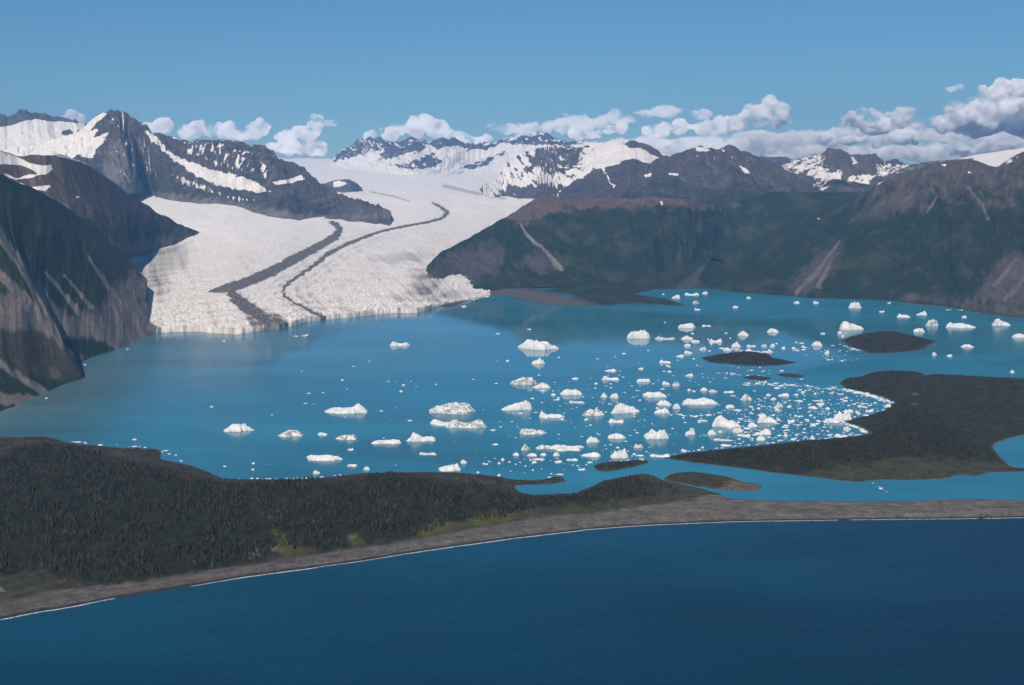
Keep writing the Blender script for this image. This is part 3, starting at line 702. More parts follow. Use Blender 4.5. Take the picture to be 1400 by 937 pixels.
# ------------------------------------------------------------------ low land round the lagoon
BEACH_SEA = [(-600, 965), (-300, 908), (-100, 868), (0, 848), (50, 838), (100, 830), (150, 820), (220, 809), (280, 799), (340, 789), (400, 781), (450, 774), (500, 767), (560, 757), (600, 751), (650, 744), (700, 737),
             (760, 730), (800, 725), (850, 721), (900, 718), (950, 716), (1000, 714), (1050, 713), (1130, 712), (1200, 711), (1300, 710), (1400, 708.5), (1600, 706), (2000, 702), (2380, 700)]
LAG_SHORE = [(2380, 668), (2000, 672), (1600, 681), (1480, 684), (1400, 684.5), (1360, 683), (1330, 682), (1290, 683.5), (1240, 685), (1180, 686), (1120, 685), (1060, 685), (1020, 683), (992, 681), (988, 677), (975, 673), (955, 667),
             (930, 662), (905, 656), (893, 650), (880, 647.5), (862, 650), (842, 654), (826, 657), (812, 664), (797, 670), (788, 674.5), (760, 675.5), (730, 677), (712, 674), (703, 668), (706, 664), (728, 662.5), (752, 662),
             (774, 658), (768, 652), (756, 652), (742, 656), (722, 657), (700, 655.5), (680, 651), (655, 649), (620, 646), (585, 645.5), (540, 646), (500, 647), (470, 650), (440, 653.5), (395, 656), (345, 655.5), (305, 654.5), (284, 645),
             (262, 637), (240, 632), (220, 628), (220, 618), (214, 614), (190, 613), (165, 613), (140, 610), (110, 608), (88, 605), (80, 601), (58, 597), (30, 598), (0, 598.5), (-100, 597), (-400, 600), (-600, 610)]
FORELAND = BEACH_SEA + LAG_SHORE
PENINSULA = [(904, 626.5), (940, 619), (1000, 613), (1050, 608), (1100, 602), (1130, 600), (1150, 598), (1172, 596), (1190, 592.5), (1178, 585), (1160, 579), (1152, 575), (1165, 573), (1185, 568), (1208, 562), (1212, 556), (1222, 550),
             (1212, 545), (1198, 540), (1175, 535), (1156, 531), (1147, 524), (1155, 518), (1175, 515), (1192, 509), (1210, 507), (1235, 507), (1258, 509), (1265, 513), (1280, 511.5), (1310, 513), (1345, 515), (1400, 518), (1500, 523), (1700, 530), (1950, 540), (2300, 560), (2250, 590), (2000, 600), (1700, 592),
             (1500, 592), (1400, 595), (1378, 600), (1360, 607), (1358, 613), (1367, 624), (1378, 634), (1385, 639), (1410, 641), (1410, 645), (1350, 647), (1335, 651), (1310, 650), (1290, 655), (1240, 657), (1205, 656), (1180, 659), (1155, 658), (1115, 653), (1060, 647), (1000, 639), (950, 633)]
BIG_ISLE = [(1150, 465), (1164, 460), (1182, 456), (1205, 453.5), (1228, 454.5), (1250, 459), (1264, 463), (1282, 466.5), (1270, 472), (1262, 478), (1240, 481), (1205, 483.5), (1186, 482.5), (1176, 478), (1162, 474)]
LONG_ISLE = [(958, 489.5), (975, 486), (1000, 483), (1015, 481.5), (1032, 482.5), (1052, 484.5), (1056, 490), (1075, 493), (1090, 496), (1070, 499), (1040, 500), (1010, 499), (990, 496.5), (970, 495.5)]
ISLET_A = [(1014, 516), (1028, 513.5), (1046, 515), (1056, 518), (1044, 520.5), (1026, 519.5)]
ISLET_B = [(1060, 512.5), (1074, 510.5), (1090, 512), (1102, 514.5), (1088, 517), (1070, 515)]
GREEN_ISLE = [(811, 637), (822, 633), (840, 631.5), (868, 630), (884, 629.5), (887, 632.5), (872, 637), (850, 642), (828, 645), (816, 643)]
SPIT_ISLE = [(906, 655), (915, 650), (924, 646.5), (945, 645), (968, 647.5), (990, 651), (1006, 655), (1018, 660), (1036, 661), (1042, 665), (1036, 671), (1015, 671), (998, 670.5), (975, 669), (945, 664), (918, 659)]
BACK_SHORE = [(620, 420), (640, 411), (655, 405), (672, 403), (690, 404.5), (705, 408), (725, 413), (748, 416.5), (775, 418.5), (800, 419), (815, 418), (838, 418.5), (842, 416.5), (870, 415), (900, 416.5), (925, 418.5), (936, 417), (925, 413), (905, 407.5), (885, 405), (868, 402),
              (884, 399), (897, 396), (925, 395.5), (955, 394.5), (985, 397), (1012, 399.5), (1040, 402), (1080, 404.5), (1120, 407), (1160, 408.5), (1205, 409), (1225, 412.5), (1260, 416.5), (1292, 419), (1330, 426), (1365, 431), (1400, 435.5), (1460, 446), (1600, 472)]
BACKLAND = BACK_SHORE + [(1600, 340), (560, 340), (560, 420)]
ALL_LAND = [FORELAND, PENINSULA, BIG_ISLE, LONG_ISLE, ISLET_A, ISLET_B, GREEN_ISLE, SPIT_ISLE, BACKLAND]

def to_ground(poly):
    P = np.array(poly, float); x, y = ground(P[:, 0], P[:, 1]); return np.stack([x, y], 1)

def wig(poly, amp, seed):
    """subdivide an outline (metres) and roughen it"""
    P = np.array(poly); out = []
    for i in range(len(P)):
        a, b = P[i], P[(i + 1) % len(P)]
        n = max(1, int(np.hypot(*(b - a)) / (amp * 3)))
        for k in range(n): out.append(a + (b - a) * k / n)
    out = np.array(out)
    out[:, 0] += amp * fbm(out[:, 0] / (amp * 6), out[:, 1] / (amp * 6), 3, seed)
    out[:, 1] += 1.5 * amp * fbm(out[:, 0] / (amp * 6), out[:, 1] / (amp * 6), 3, seed + 1)
    return out

def land(name, label, cat, poly, pyr, sx, sy, height, colour, amp=6.0, seed=0, split=None, pxr=None):
    G = to_ground(poly)
    Gw = wig(G, amp, seed) if amp else G
    P = np.array(poly)
    x0, x1 = pxr or (P[:, 0].min() - 4, P[:, 0].max() + 4)
    pxs = np.concatenate([np.arange(max(x0, -260), min(x1, 1480), sx), np.arange(1480, x1, 9.0)]) if x1 > 1480 else np.arange(max(x0, -260), x1 + sx, sx); pys = np.arange(pyr[0], pyr[1] + sy, sy)
    PX, PY = np.meshgrid(pxs, pys)
    X, Y = ground(PX, PY)
    d = -sdf(X, Y, Gw)
    z = height(X, Y, PX, PY, d)
    z = np.where(d > 0, z, np.maximum(d * 0.25, -5.0))
    col = colour(X, Y, PX, PY, d)
    verts = np.stack([X, Y, z], -1).reshape(-1, 3)
    faces = grid_faces(*X.shape)[:, ::-1]
    dd = d.ravel()[faces].max(1)
    at_ = {'Col': col.reshape(-1, 3)}
    keep = dd > -14
    objs = []
    if split:
        cx = PX.ravel()[faces].mean(1); cy = PY.ravel()[faces].mean(1)
        inb = sdf(cx, cy, split[2]) < 0
        v2, f2, a2 = cull(verts, faces, keep & inb, at_)
        tag(mesh_obj(split[0], v2, f2, M_LAND, True, a2), split[1], 'beach', kind='structure')
        keep = keep & ~inb
    v2, f2, a2 = cull(verts, faces, keep, at_)
    o = mesh_obj(name, v2, f2, M_LAND, True, a2)
    tag(o, label, cat, kind='structure')
    return o

SCRUB = np.array([0.048, 0.041, 0.029]); FLOOR = np.array([0.017, 0.021, 0.008]); GRASS = np.array([0.090, 0.090, 0.022]); GRAV = np.array([0.125, 0.113, 0.094]); WET = np.array([0.035, 0.033, 0.034]); OLIVE = np.array([0.045, 0.046, 0.022])

FOREST = [(-260, 660), (-60, 640), (0, 640), (20, 624), (60, 612), (110, 620), (150, 632), (200, 644), (240, 652), (300, 668), (345, 670), (370, 662), (430, 662), (470, 668), (496, 664), (510, 652), (545, 655), (570, 660), (600, 668), (660, 672), (690, 678), (730, 686), (765, 684),
          (800, 682), (818, 672), (836, 664), (866, 660), (884, 666), (890, 676), (868, 684), (830, 692), (790, 697), (760, 702), (715, 706), (690, 712), (640, 717), (610, 722), (596, 728), (578, 735), (560, 742), (520, 743), (480, 751), (450, 757), (420, 756), (390, 756), (370, 766), (340, 773), (280, 784), (230, 792), (160, 803), (115, 804), (92, 796), (50, 790), (0, 797), (-260, 850)]
BEACH_TOP = [(-600, 920), (-260, 870), (-60, 832), (0, 824), (40, 820), (62, 813), (120, 806), (200, 797), (262, 786), (300, 780), (340, 776), (390, 768), (430, 762), (470, 755), (520, 748), (560, 742), (600, 735), (660, 723), (720, 714), (790, 706), (860, 698), (900, 692), (945, 684), (975, 678), (996, 674), (1010, 679),
             (1060, 680), (1120, 680), (1240, 680), (1330, 677), (1400, 679), (1600, 676), (2000, 666), (2400, 662)]
BEACH_POLY = BEACH_TOP + [(x, y + 12) for x, y in BEACH_SEA[::-1]]
G_SEA = to_ground(BEACH_SEA)
def sea_dist(X, Y):
    return pline(X, Y, np.concatenate([G_SEA, np.ones((len(G_SEA), 1))], 1))

def h_foreland(X, Y, px, py, d):
    ds = sea_dist(X, Y)
    dune = 5.0 * sstep(0, 70, ds) + 1.5 * np.exp(-((ds - 60) / 22) ** 2)
    bank = 11 * sstep(0, 60, d) * sstep(930, 800, px)
    hum = (5 + 9 * sstep(60, 300, d)) * (0.6 + fbm(X / 170, Y / 170, 4, 5)) * sstep(40, 220, ds) * sstep(20, 120, d)
    z = np.minimum(d * 0.16, 40)
    return np.minimum(z, dune + bank * sstep(150, 420, ds) + hum * sstep(960, 820, px) + 0.4 * fbm(X / 30, Y / 30, 3, 8) * sstep(5, 40, d))

def c_foreland(X, Y, px, py, d):
    n = fbm(X / 90, Y / 90, 5, 3); n2 = fbm(X / 30, Y / 60, 4, 4)
    c = lerp3(SCRUB * 0.85, SCRUB * 1.35, sstep(-0.3, 0.5, n2))
    c = lerp3(c, OLIVE, sstep(0.1, 0.5, n) * 0.6)
    def put(poly, colr, soft, ns, amt=1.0):
        nonlocal c
        dd = sdf(px + ns * 1.5 * n, py + ns * n2, poly)
        c = lerp3(c, colr, np.clip(0.5 - dd / soft, 0, 1) * amt)
    put(FOREST, FLOOR, 10, 8, 0.9)
    put([(840, 660), (860, 650), (900, 650), (960, 668), (985, 676), (900, 693), (850, 700), (700, 712), (640, 722), (650, 712), (760, 698), (860, 688)], OLIVE * 1.15, 8, 8, 0.9)
    put([(800, 676), (820, 664), (845, 658), (880, 660), (895, 668), (880, 680), (840, 688), (810, 690)], FLOOR * 1.1, 8, 8, 0.85)
    for poly in ([(566, 728), (580, 722), (600, 716), (625, 724), (640, 720), (610, 736), (575, 742)], [(372, 722), (380, 738), (400, 748), (430, 755), (400, 762), (384, 764), (372, 744)], [(476, 742), (490, 738), (500, 746), (482, 754)], [(640, 714), (670, 704), (700, 706), (720, 704), (690, 716), (650, 724)]):
        put(poly, GRASS * 0.85, 7, 5, 0.9)
    put([(352, 690), (362, 700), (372, 716), (380, 732), (372, 726), (360, 708)], SCRUB * 1.4, 4, 3, 0.8)
    put([(500, 680), (520, 690), (545, 700), (560, 706), (550, 710), (520, 700)], SCRUB * 1.2, 5, 4, 0.7)
    put([(-60, 800), (0, 795), (40, 796), (95, 806), (60, 814), (0, 818), (-60, 828)], OLIVE * 0.95, 8, 5, 0.9)
    put([(340, 757), (352, 754), (356, 762), (342, 767)], GRAV, 4, 2, 0.8); put([(370, 755), (378, 752), (380, 757), (372, 760)], GRAV * 1.1, 3, 2, 0.8)
    put([(-4, 808), (4, 809), (7, 814), (-4, 815)], GRAV * 1.5, 2, 1, 0.9); put([(476, 738), (488, 739), (486, 742), (477, 742)], GRAV, 2, 1, 0.6)
    ds = sea_dist(X, Y)
    tone = lerp3(GRAV * 0.72, GRAV * 1.12, sstep(-0.35, 0.4, fbm(X / 160 + ds / 40, ds / 9, 4, 9)))
    east = sstep(900, 1000, px)
    tone = tone * (0.85 + 0.22 * sstep(200, 1000, px))[..., None]
    bd = sdf(px, py + 1.5 * n2, BEACH_POLY)
    c = lerp3(c, tone, np.clip(0.5 - bd / 4, 0, 1))
    c = lerp3(c, WET, sstep(26, 15, ds + 6 * n2))
    c = lerp3(c, SCRUB * 0.8, sstep(9, 3, d) * (ds > 60) * 0.8)
    return c
land('foreland', 'dark wooded foreland between the lagoon and the sea beach', 'land', FORELAND, (590, 905), 1.7, 0.85, h_foreland, c_foreland, 5, 1,
     split=('beach', 'long curved grey gravel beach along the dark blue sea', BEACH_POLY), pxr=(-260, 2400))

PEN_FOREST = [(930, 627), (1000, 617), (1060, 612), (1150, 604), (1190, 596), (1210, 580), (1232, 566), (1262, 566), (1288, 572), (1300, 590), (1322, 604), (1346, 622), (1330, 634), (1290, 636), (1230, 634), (1190, 636), (1150, 640), (1110, 646), (1060, 641), (1000, 634)]
def h_pen(X, Y, px, py, d):
    hum = 16 * (0.55 + fbm(X / 190, Y / 230, 4, 15)) * sstep(20, 180, d)
    return np.minimum(d * 0.14, 5 * sstep(0, 40, d) + hum)
def c_pen(X, Y, px, py, d):
    n = fbm(X / 140, Y / 180, 5, 3); n2 = fbm(X / 40, Y / 80, 4, 4)
    c = lerp3(SCRUB * 0.62, SCRUB * 0.95, sstep(-0.3, 0.5, n2)) * np.array([0.82, 1.0, 0.72])
    c = lerp3(c, FLOOR * 1.4, sstep(-0.05, 0.35, n) * 0.85)
    dd = sdf(px + 10 * n, py + 5 * n2, PEN_FOREST)
    c = lerp3(c, FLOOR * 1.1, np.clip(0.5 - dd / 12, 0, 1) * 0.85)
    dd = sdf(px + 10 * n, py + 4 * n2, [(1100, 650), (1200, 636), (1290, 626), (1310, 634), (1370, 634), (1395, 642), (1330, 650), (1290, 655), (1160, 658)])
    c = lerp3(c, OLIVE * 1.2, np.clip(0.5 - dd / 8, 0, 1) * 0.9)
    for pl in ([(1246, 542.5), (1254, 541.5), (1257, 544), (1250, 545)], [(1243, 554), (1254, 553.5), (1256, 556), (1246, 556)]):
        c = lerp3(c, np.array([0.03, 0.10, 0.16]), np.clip(0.5 - sdf(px, py, pl) / 1.5, 0, 1))
    return lerp3(c, GRAV * 0.75, sstep(14, 4, d + 5 * n2) * 0.7)
land('peninsula', 'low brown and dark green peninsula on the right with a round pond inlet', 'land', PENINSULA, (500, 664), 1.5, 0.42, h_pen, c_pen, 7, 2)

def h_isle(top, run):
    def f(X, Y, px, py, d): return np.minimum(d * 0.22, top * sstep(0, run, d) * (0.85 + 0.5 * fbm(X / 60, Y / 60, 3, 25)) + 0.5)
    return f
def c_isle(a, b, rim):
    def f(X, Y, px, py, d):
        n = fbm(X / 50, Y / 90, 5, 33)
        c = lerp3(a, b, sstep(-0.3, 0.4, n))
        return lerp3(c, rim, sstep(24, 8, d + 10 * n) * 0.8)
    return f
DKS = np.array([0.032, 0.031, 0.022])
land('island', 'largest oval brown island in the right arm of the lagoon', 'island', BIG_ISLE, (450, 487), 0.8, 0.22, h_isle(22, 110), c_isle(DKS, FLOOR * 1.3, SCRUB * 1.3), 6, 3)
land('island', 'long low dark island pointed at both ends among ice floes', 'island', LONG_ISLE, (478, 503), 0.8, 0.2, h_isle(20, 80), c_isle(DKS, FLOOR * 1.2, SCRUB * 0.8), 5, 4)
land('island', 'thin brown islet just south of the long dark island, the left one of two', 'island', ISLET_A, (511, 523), 0.7, 0.2, h_isle(8, 35), c_isle(SCRUB, DKS, SCRUB), 3, 5)
land('island', 'thin brown islet right of its twin below the long dark island', 'island', ISLET_B, (508, 519), 0.7, 0.2, h_isle(7, 35), c_isle(SCRUB, DKS, SCRUB), 3, 6)
land('island', 'small green wooded islet off the tip of the right peninsula', 'island', GREEN_ISLE, (626, 648), 0.8, 0.25, h_isle(12, 28), c_isle(FLOOR * 1.2, OLIVE, SCRUB), 3, 7)
def c_spit(X, Y, px, py, d):
    n = fbm(X / 40, Y / 60, 4, 33)
    c = lerp3(OLIVE, SCRUB, sstep(-0.2, 0.4, n))
    c = lerp3(c, GRAV * 0.9 * np.array([1.1, 0.97, 0.85]), sstep(985, 1005, px + 8 * n + (py - 660) * 1.5))
    return lerp3(c, GRAV * 0.8, sstep(10, 3, d + 3 * n) * 0.7)
land('island', 'grassy islet with a pale sandy tail beside the gravel bar', 'island', SPIT_ISLE, (642, 675), 0.9, 0.3, h_isle(3.5, 25), c_spit, 3, 8)

def h_back(X, Y, px, py, d):
    pond = np.minimum(sdf(px, py, [(724, 395), (738, 391.5), (768, 392.5), (760, 396.5), (736, 397.5)]), sdf(px, py, [(758, 405), (772, 402), (790, 404), (784, 408), (768, 408.5)]))
    z = np.minimum(d * 0.05, 9 + 5 * fbm(X / 300, Y / 300, 4, 45)) + np.clip((Y - 12000) * 0.078, 0, 230)
    return np.where(pond < 0, -2.0, z)
def c_back(X, Y, px, py, d):
    n = fbm(X / 200, Y / 400, 5, 3)
    c = lerp3(GREEN * 1.1, OLIVE, sstep(-0.2, 0.4, n))
    g = sdf(px + 10 * n, py + 3 * n, [(560, 380), (650, 386), (690, 390), (730, 396), (770, 405), (810, 416), (830, 422), (640, 422), (560, 410)])
    c = lerp3(c, np.array([0.115, 0.10, 0.088]), np.clip(0.5 - g / 10, 0, 1) * 0.9)
    g = pline(px + 6 * n, py, [(1010, 344, 2), (985, 362, 3), (965, 380, 4), (935, 394, 7)])
    c = lerp3(c, np.array([0.09, 0.08, 0.07]), sstep(1.3, 0.6, g) * 0.6)
    return lerp3(c, SCRUB * 1.2, sstep(60, 15, d + 30 * n) * 0.6)
land('valley_floor', 'flat green and gravel valley floor at the far lagoon shore', 'land', BACKLAND, (338, 480), 1.3, 0.28, h_back, c_back, 10, 9)

# ------------------------------------------------------------------ water
SPLIT = [(x, y - (26 if x < 300 else 18 if x < 700 else 12)) for x, y in BEACH_SEA]
SPLIT = np.array([(-3000, SPLIT[0][1] + 470)] + SPLIT + [(4200, 660)], float)
CALM = [[(600, 424), (640, 414), (720, 422), (850, 424), (900, 430), (1060, 436), (1100, 441), (1150, 470), (1170, 484), (1120, 500), (1040, 505), (950, 520), (700, 560), (500, 560), (330, 500), (420, 460), (520, 440)]]
RUFF = [[(840, 396), (1000, 396), (1080, 404), (1240, 420), (1420, 440), (1420, 450), (1150, 438), (1090, 434), (1000, 432), (900, 428), (860, 424), (660, 409), (670, 404), (740, 416), (860, 420), (936, 416)],
        [(1100, 505), (1180, 492), (1300, 488), (1420, 480), (1600, 480), (1600, 530), (1400, 516), (1200, 506), (1150, 520), (1160, 532), (1120, 528), (1050, 522)]]
def water():
    pxs = np.concatenate([np.linspace(-3000, -300, 20), np.arange(-280, 1700, 9), np.linspace(1720, 4200, 20)])
    sp = np.interp(pxs, SPLIT[:, 0], SPLIT[:, 1])
    tt = np.linspace(0, 1, 170)[:, None]
    PY = sp[None] + (376 - sp[None]) * tt
    PX = np.broadcast_to(pxs[None], PY.shape)
    X, Y = ground(PX, PY)
    n = fbm(X / 900, Y / 1600, 4, 70)
    base = np.array([0.018, 0.165, 0.235])
    col = np.broadcast_to(base, PX.shape + (3,)).copy()
    d = sdf(PX + 40 * n, PY + 10 * n, [(-400, 480), (110, 480), (240, 462), (400, 458), (300, 490), (200, 530), (120, 590), (-400, 640)])
    col = lerp3(col, np.array([0.075, 0.140, 0.160]), np.clip(0.5 - d / 90, 0, 1) * 0.85)
    d = sdf(PX + 30 * n, PY + 8 * n, [(420, 455), (600, 440), (660, 470), (540, 500), (380, 520), (240, 500)])
    col = lerp3(col, np.array([0.050, 0.150, 0.190]), np.clip(0.5 - d / 60, 0, 1) * 0.7)
    ruf = np.full(PX.shape, 0.48) + 0.25 * n
    for p in CALM:
        m = np.clip(0.5 - sdf(PX + 12 * n, PY + 4 * n, p) / 16, 0, 1); ruf = ruf * (1 - m) + 0.12 * m
    for p in RUFF:
        m = np.clip(0.5 - sdf(PX + 12 * n, PY + 2 * n, p) / 5, 0, 1); ruf = ruf * (1 - m) + 0.85 * m
    V = np.stack([X, Y, np.zeros_like(X)], -1)
    tag(mesh_obj('lagoon_water', V.reshape(-1, 3), grid_faces(*PX.shape), M_LAGOON, True, {'Col': col.reshape(-1, 3), 'rough': np.clip(ruf, 0.02, 1).ravel()}),
        'turquoise glacial lagoon dotted with icebergs', 'lagoon', kind='structure')
    # sea
    tt = (np.linspace(0, 1, 90) ** 1.6)[:, None]
    PY = sp[None] + (3000 - sp[None]) * tt
    PX = np.broadcast_to(pxs[None], PY.shape)
    X, Y = ground(PX, PY)
    X = np.concatenate([X, np.linspace(-9000, 9000, len(pxs))[None]]); Y = np.concatenate([Y, np.full((1, len(pxs)), -4000.0)])
    n = fbm(X / 700, Y / 420, 4, 71)
    ds = sea_dist(X, Y)
    col = lerp3(np.array([0.0002, 0.030, 0.056]), np.array([0.0004, 0.046, 0.078]), sstep(900, 40, ds + 260 * n))
    col = lerp3(col, np.array([0.0002, 0.014, 0.030]), sstep(-100, 1500, X + 350 * n) * 0.8)
    V = np.stack([X, Y, np.zeros_like(X)], -1)
    tag(mesh_obj('sea_water', V.reshape(-1, 3), grid_faces(*X.shape)[:, ::-1], M_SEA, True, {'Col': col.reshape(-1, 3), 'rough': np.clip(0.75 + 0.4 * n, 0, 1).ravel()}),
        'deep blue open sea in the foreground', 'sea', kind='structure')
water()

def surf():
    pts = wig(G_SEA, 5, 1)[:, :2]
    # resample along the shoreline
    L = np.concatenate([[0], np.cumsum(np.hypot(*np.diff(G_SEA, axis=0).T))])
    t = np.arange(0, L[-1], 5.0)
    x = np.interp(t, L, G_SEA[:, 0]); y = np.interp(t, L, G_SEA[:, 1])
    tx = np.gradient(x); ty = np.gradient(y); l = np.hypot(tx, ty); nx, ny = ty / l, -tx / l      # towards the sea
    px, _ = proj(x, y, 0 * x)
    amt = np.interp(px, [-300, 0, 60, 130, 150, 160, 250, 290, 340, 420, 440, 520, 560, 700, 800, 900, 1000, 1100, 1150, 1330, 1400], [.9, .9, .9, 1, 0.7, 0.0, 0.0, 0.35, 0.9, 1, 0.35, 0.3, .8, .9, .8, .55, .5, .45, 0.1, 0.3, 0.5])
    n = fbm(t / 60, t * 0 + 3, 4, 90)
    w = np.maximum(0, amt * 5 * (0.85 + 1.3 * n))
    off = -2 + 3.0 * fbm(t / 90, t * 0 + 8, 3, 92)
    V = np.stack([np.stack([x + nx * off, y + ny * off, 0.9 + 0 * x], 1), np.stack([x + nx * (off + w * .5), y + ny * (off + w * .5), 0.7 + 0.4 * (w > 0)], 1), np.stack([x + nx * (off + w), y + ny * (off + w), 0.25 + 0 * x], 1)], 0)
    f = grid_faces(3, len(t)); ok = w[f % len(t)].min(1) > 0.4
    v2, f2, _ = cull(V.reshape(-1, 3), f, ok, {})
    tag(mesh_obj('surf_foam', v2, f2, mat_plain('foam', (0.42, 0.46, 0.48), 0.9, 1 / 5, 0.6)), 'thin white line of surf along the gravel beach', 'surf', kind='stuff')
surf()
gs = 90000.0
tag(mesh_obj('ground', [(-gs, -gs, -45), (gs, -gs, -45), (gs, gs, -45), (-gs, gs, -45)], [(0, 1, 2, 3)], mat_plain('bedrock', (0.05, 0.06, 0.06))), 'dark ground sheet reaching the horizon', 'ground', kind='structure')

# ------------------------------------------------------------------ woods
M_WOOD = mat_land('conifers')
def wood(name, label, poly, n, hlo, hhi, hfun, dens, seed, squat=0, avoid=None):
    r = np.random.default_rng(seed)
    P = np.array(poly); G = to_ground(poly)
    x0, x1, y0, y1 = G[:, 0].min(), G[:, 0].max(), G[:, 1].min(), G[:, 1].max()
    X = r.uniform(x0, x1, n * 6); Y = r.uniform(y0, y1, n * 6)
    nn = fbm(X / 110, Y / 140, 4, 55)
    d = sdf(X, Y, G) + (12 if squat else 45) * nn
    keep = (r.random(len(X)) < np.clip(-d / (14 if squat else 30), 0, 1) * np.clip(0.75 + dens * nn, 0.06, 1))
    X, Y, nn = X[keep][:n], Y[keep][:n], nn[keep][:n]
    px, py = proj(X, Y, 0 * X)
    vis = (px > -60) & (px < 1470); X, Y, px, py, nn = X[vis], Y[vis], px[vis], py[vis], nn[vis]
    Z = hfun(X, Y, px, py)
    ok = Z > 0.8
    if avoid: ok &= sdf(px, py, avoid) > 1
    X, Y, Z, nn = X[ok], Y[ok], Z[ok], nn[ok]
    m = len(X)
    H = r.uniform(hlo, hhi, m) * (1 + 0.5 * nn) * np.where(r.random(m) < 0.08, 1.35, 1)
    W = H * (r.uniform(0.5, 0.9, m) if squat else r.uniform(0.20, 0.34, m))
    k = 6
    ang = np.linspace(0, 2 * math.pi, k, endpoint=False)[None] + r.uniform(0, 6, (m, 1))
    V = []; Fc = []
    tiers = [(0.10, 0.62, 1.0), (0.38, 1.0, 0.66)]
    for (zb, zt, rr) in tiers:
        rad = W[:, None] * rr * r.uniform(0.65, 1.25, (m, k))
        ring = np.stack([X[:, None] + rad * np.cos(ang), Y[:, None] + rad * np.sin(ang), Z[:, None] + H[:, None] * (zb + r.uniform(-.05, .05, (m, k)))], -1)
        top = np.stack([X + r.normal(0, .25, m), Y + r.normal(0, .25, m), Z + H * zt], -1)[:, None]
        V.append(np.concatenate([ring, top], 1))
    V = np.concatenate(V, 1)                        # m, 2(k+1), 3
    nv = V.shape[1]
    base = []
    for t in range(2):
        o = t * (k + 1)
        for i in range(k): base.append((o + i, o + (i + 1) % k, o + k))
    Fc = (np.arange(m)[:, None, None] * nv + np.array(base)[None]).reshape(-1, 3)
    tint = r.uniform(0, 1, m)
    c = lerp3(np.array([0.012, 0.017, 0.008]), np.array([0.044, 0.044, 0.015]), tint ** 1.6)
    brown = (r.random(m) < (0.6 if squat else 0.32))
    c[brown] = np.array([0.050, 0.040, 0.026])
    col = np.repeat(c, nv, 0)
    o = mesh_obj(name, V.reshape(-1, 3), Fc, M_WOOD, False, {'Col': col})
    tag(o, label, 'forest', kind='stuff')
G_FORE, G_PEN = to_ground(FORELAND), to_ground(PENINSULA)
wood('forest', 'dense dark conifer forest covering the foreland', FOREST, 16000, 6, 17, lambda X, Y, px, py: h_foreland(X, Y, px, py, -sdf(X, Y, G_FORE)), 2.2, 101)
wood('forest', 'low dark scrub wood on the right peninsula', PEN_FOREST, 7000, 6, 11, lambda X, Y, px, py: h_pen(X, Y, px, py, -sdf(X, Y, G_PEN)), 1.8, 102)
wood('forest', 'small dark wood near the channel at the east end of the foreland', [(700, 690), (760, 686), (800, 672), (835, 658), (870, 655), (900, 662), (940, 670), (900, 684), (840, 692), (760, 702), (690, 712), (650, 716)], 1300, 5, 9,
     lambda X, Y, px, py: h_foreland(X, Y, px, py, -sdf(X, Y, G_FORE)), 2.0, 103)

wood('scrub', 'low brown and green scrub along the lagoon side of the foreland', LAG_SHORE[19:] + [(-600, 660), (-60, 690), (200, 690), (400, 690), (600, 700), (760, 704), (860, 694), (940, 678)], 12000, 1.8, 4.5, lambda X, Y, px, py: h_foreland(X, Y, px, py, -sdf(X, Y, G_FORE)), 1.0, 104, 1, BEACH_POLY)
wood('scrub', 'brown scrub covering the open parts of the right peninsula', PENINSULA, 12000, 2.0, 5.0, lambda X, Y, px, py: h_pen(X, Y, px, py, -sdf(X, Y, G_PEN)), 1.6, 105, 1)
for q, (nm, pl, top, run, n_) in enumerate([('oval island', BIG_ISLE, 22, 110, 900), ('long island', LONG_ISLE, 20, 80, 700), ('green islet', GREEN_ISLE, 12, 28, 260), ('sandy tailed islet', SPIT_ISLE, 3.5, 25, 260)]):
    Gq = to_ground(pl)
    wood('scrub', 'dark low scrub covering the ' + nm, pl, n_, 1.8, 4.5 if q < 3 else 2.6, (lambda Gq, top, run: lambda X, Y, px, py: h_isle(top, run)(X, Y, px, py, -sdf(X, Y, Gq)))(Gq, top, run), 1.0, 110 + q, 1)

# ------------------------------------------------------------------ icebergs
PR = dict(dome=(.25, .65, .9, 1, .95, .75, .3), flat=(.6, .9, .85, 1, .9, .95, .6), peakc=(.25, .5, .8, 1, .7, .55, .25), peakl=(.3, .95, 1, .7, .55, .45, .3), peakr=(.2, .35, .5, .65, .95, 1, .3),
          spikel=(.5, 1, .45, .5, .45, .4, .25), spiker=(.15, .35, .5, .55, .6, 1, .35), block=(.85, 1, .95, .9, .95, 1, .85), ship=(.55, 1, .92, .9, .88, .45, .35), dumb=(.8, 1, .6, .35, .4, .75, .7),
          horn=(.35, 1, .8, .3, .4, .45, .25), jag=(.3, .55, .85, .6, 1, .8, .35), wedge=(.2, .4, .55, .7, .85, 1, .8), twin=(.5, .9, .5, .3, .6, 1, .5))

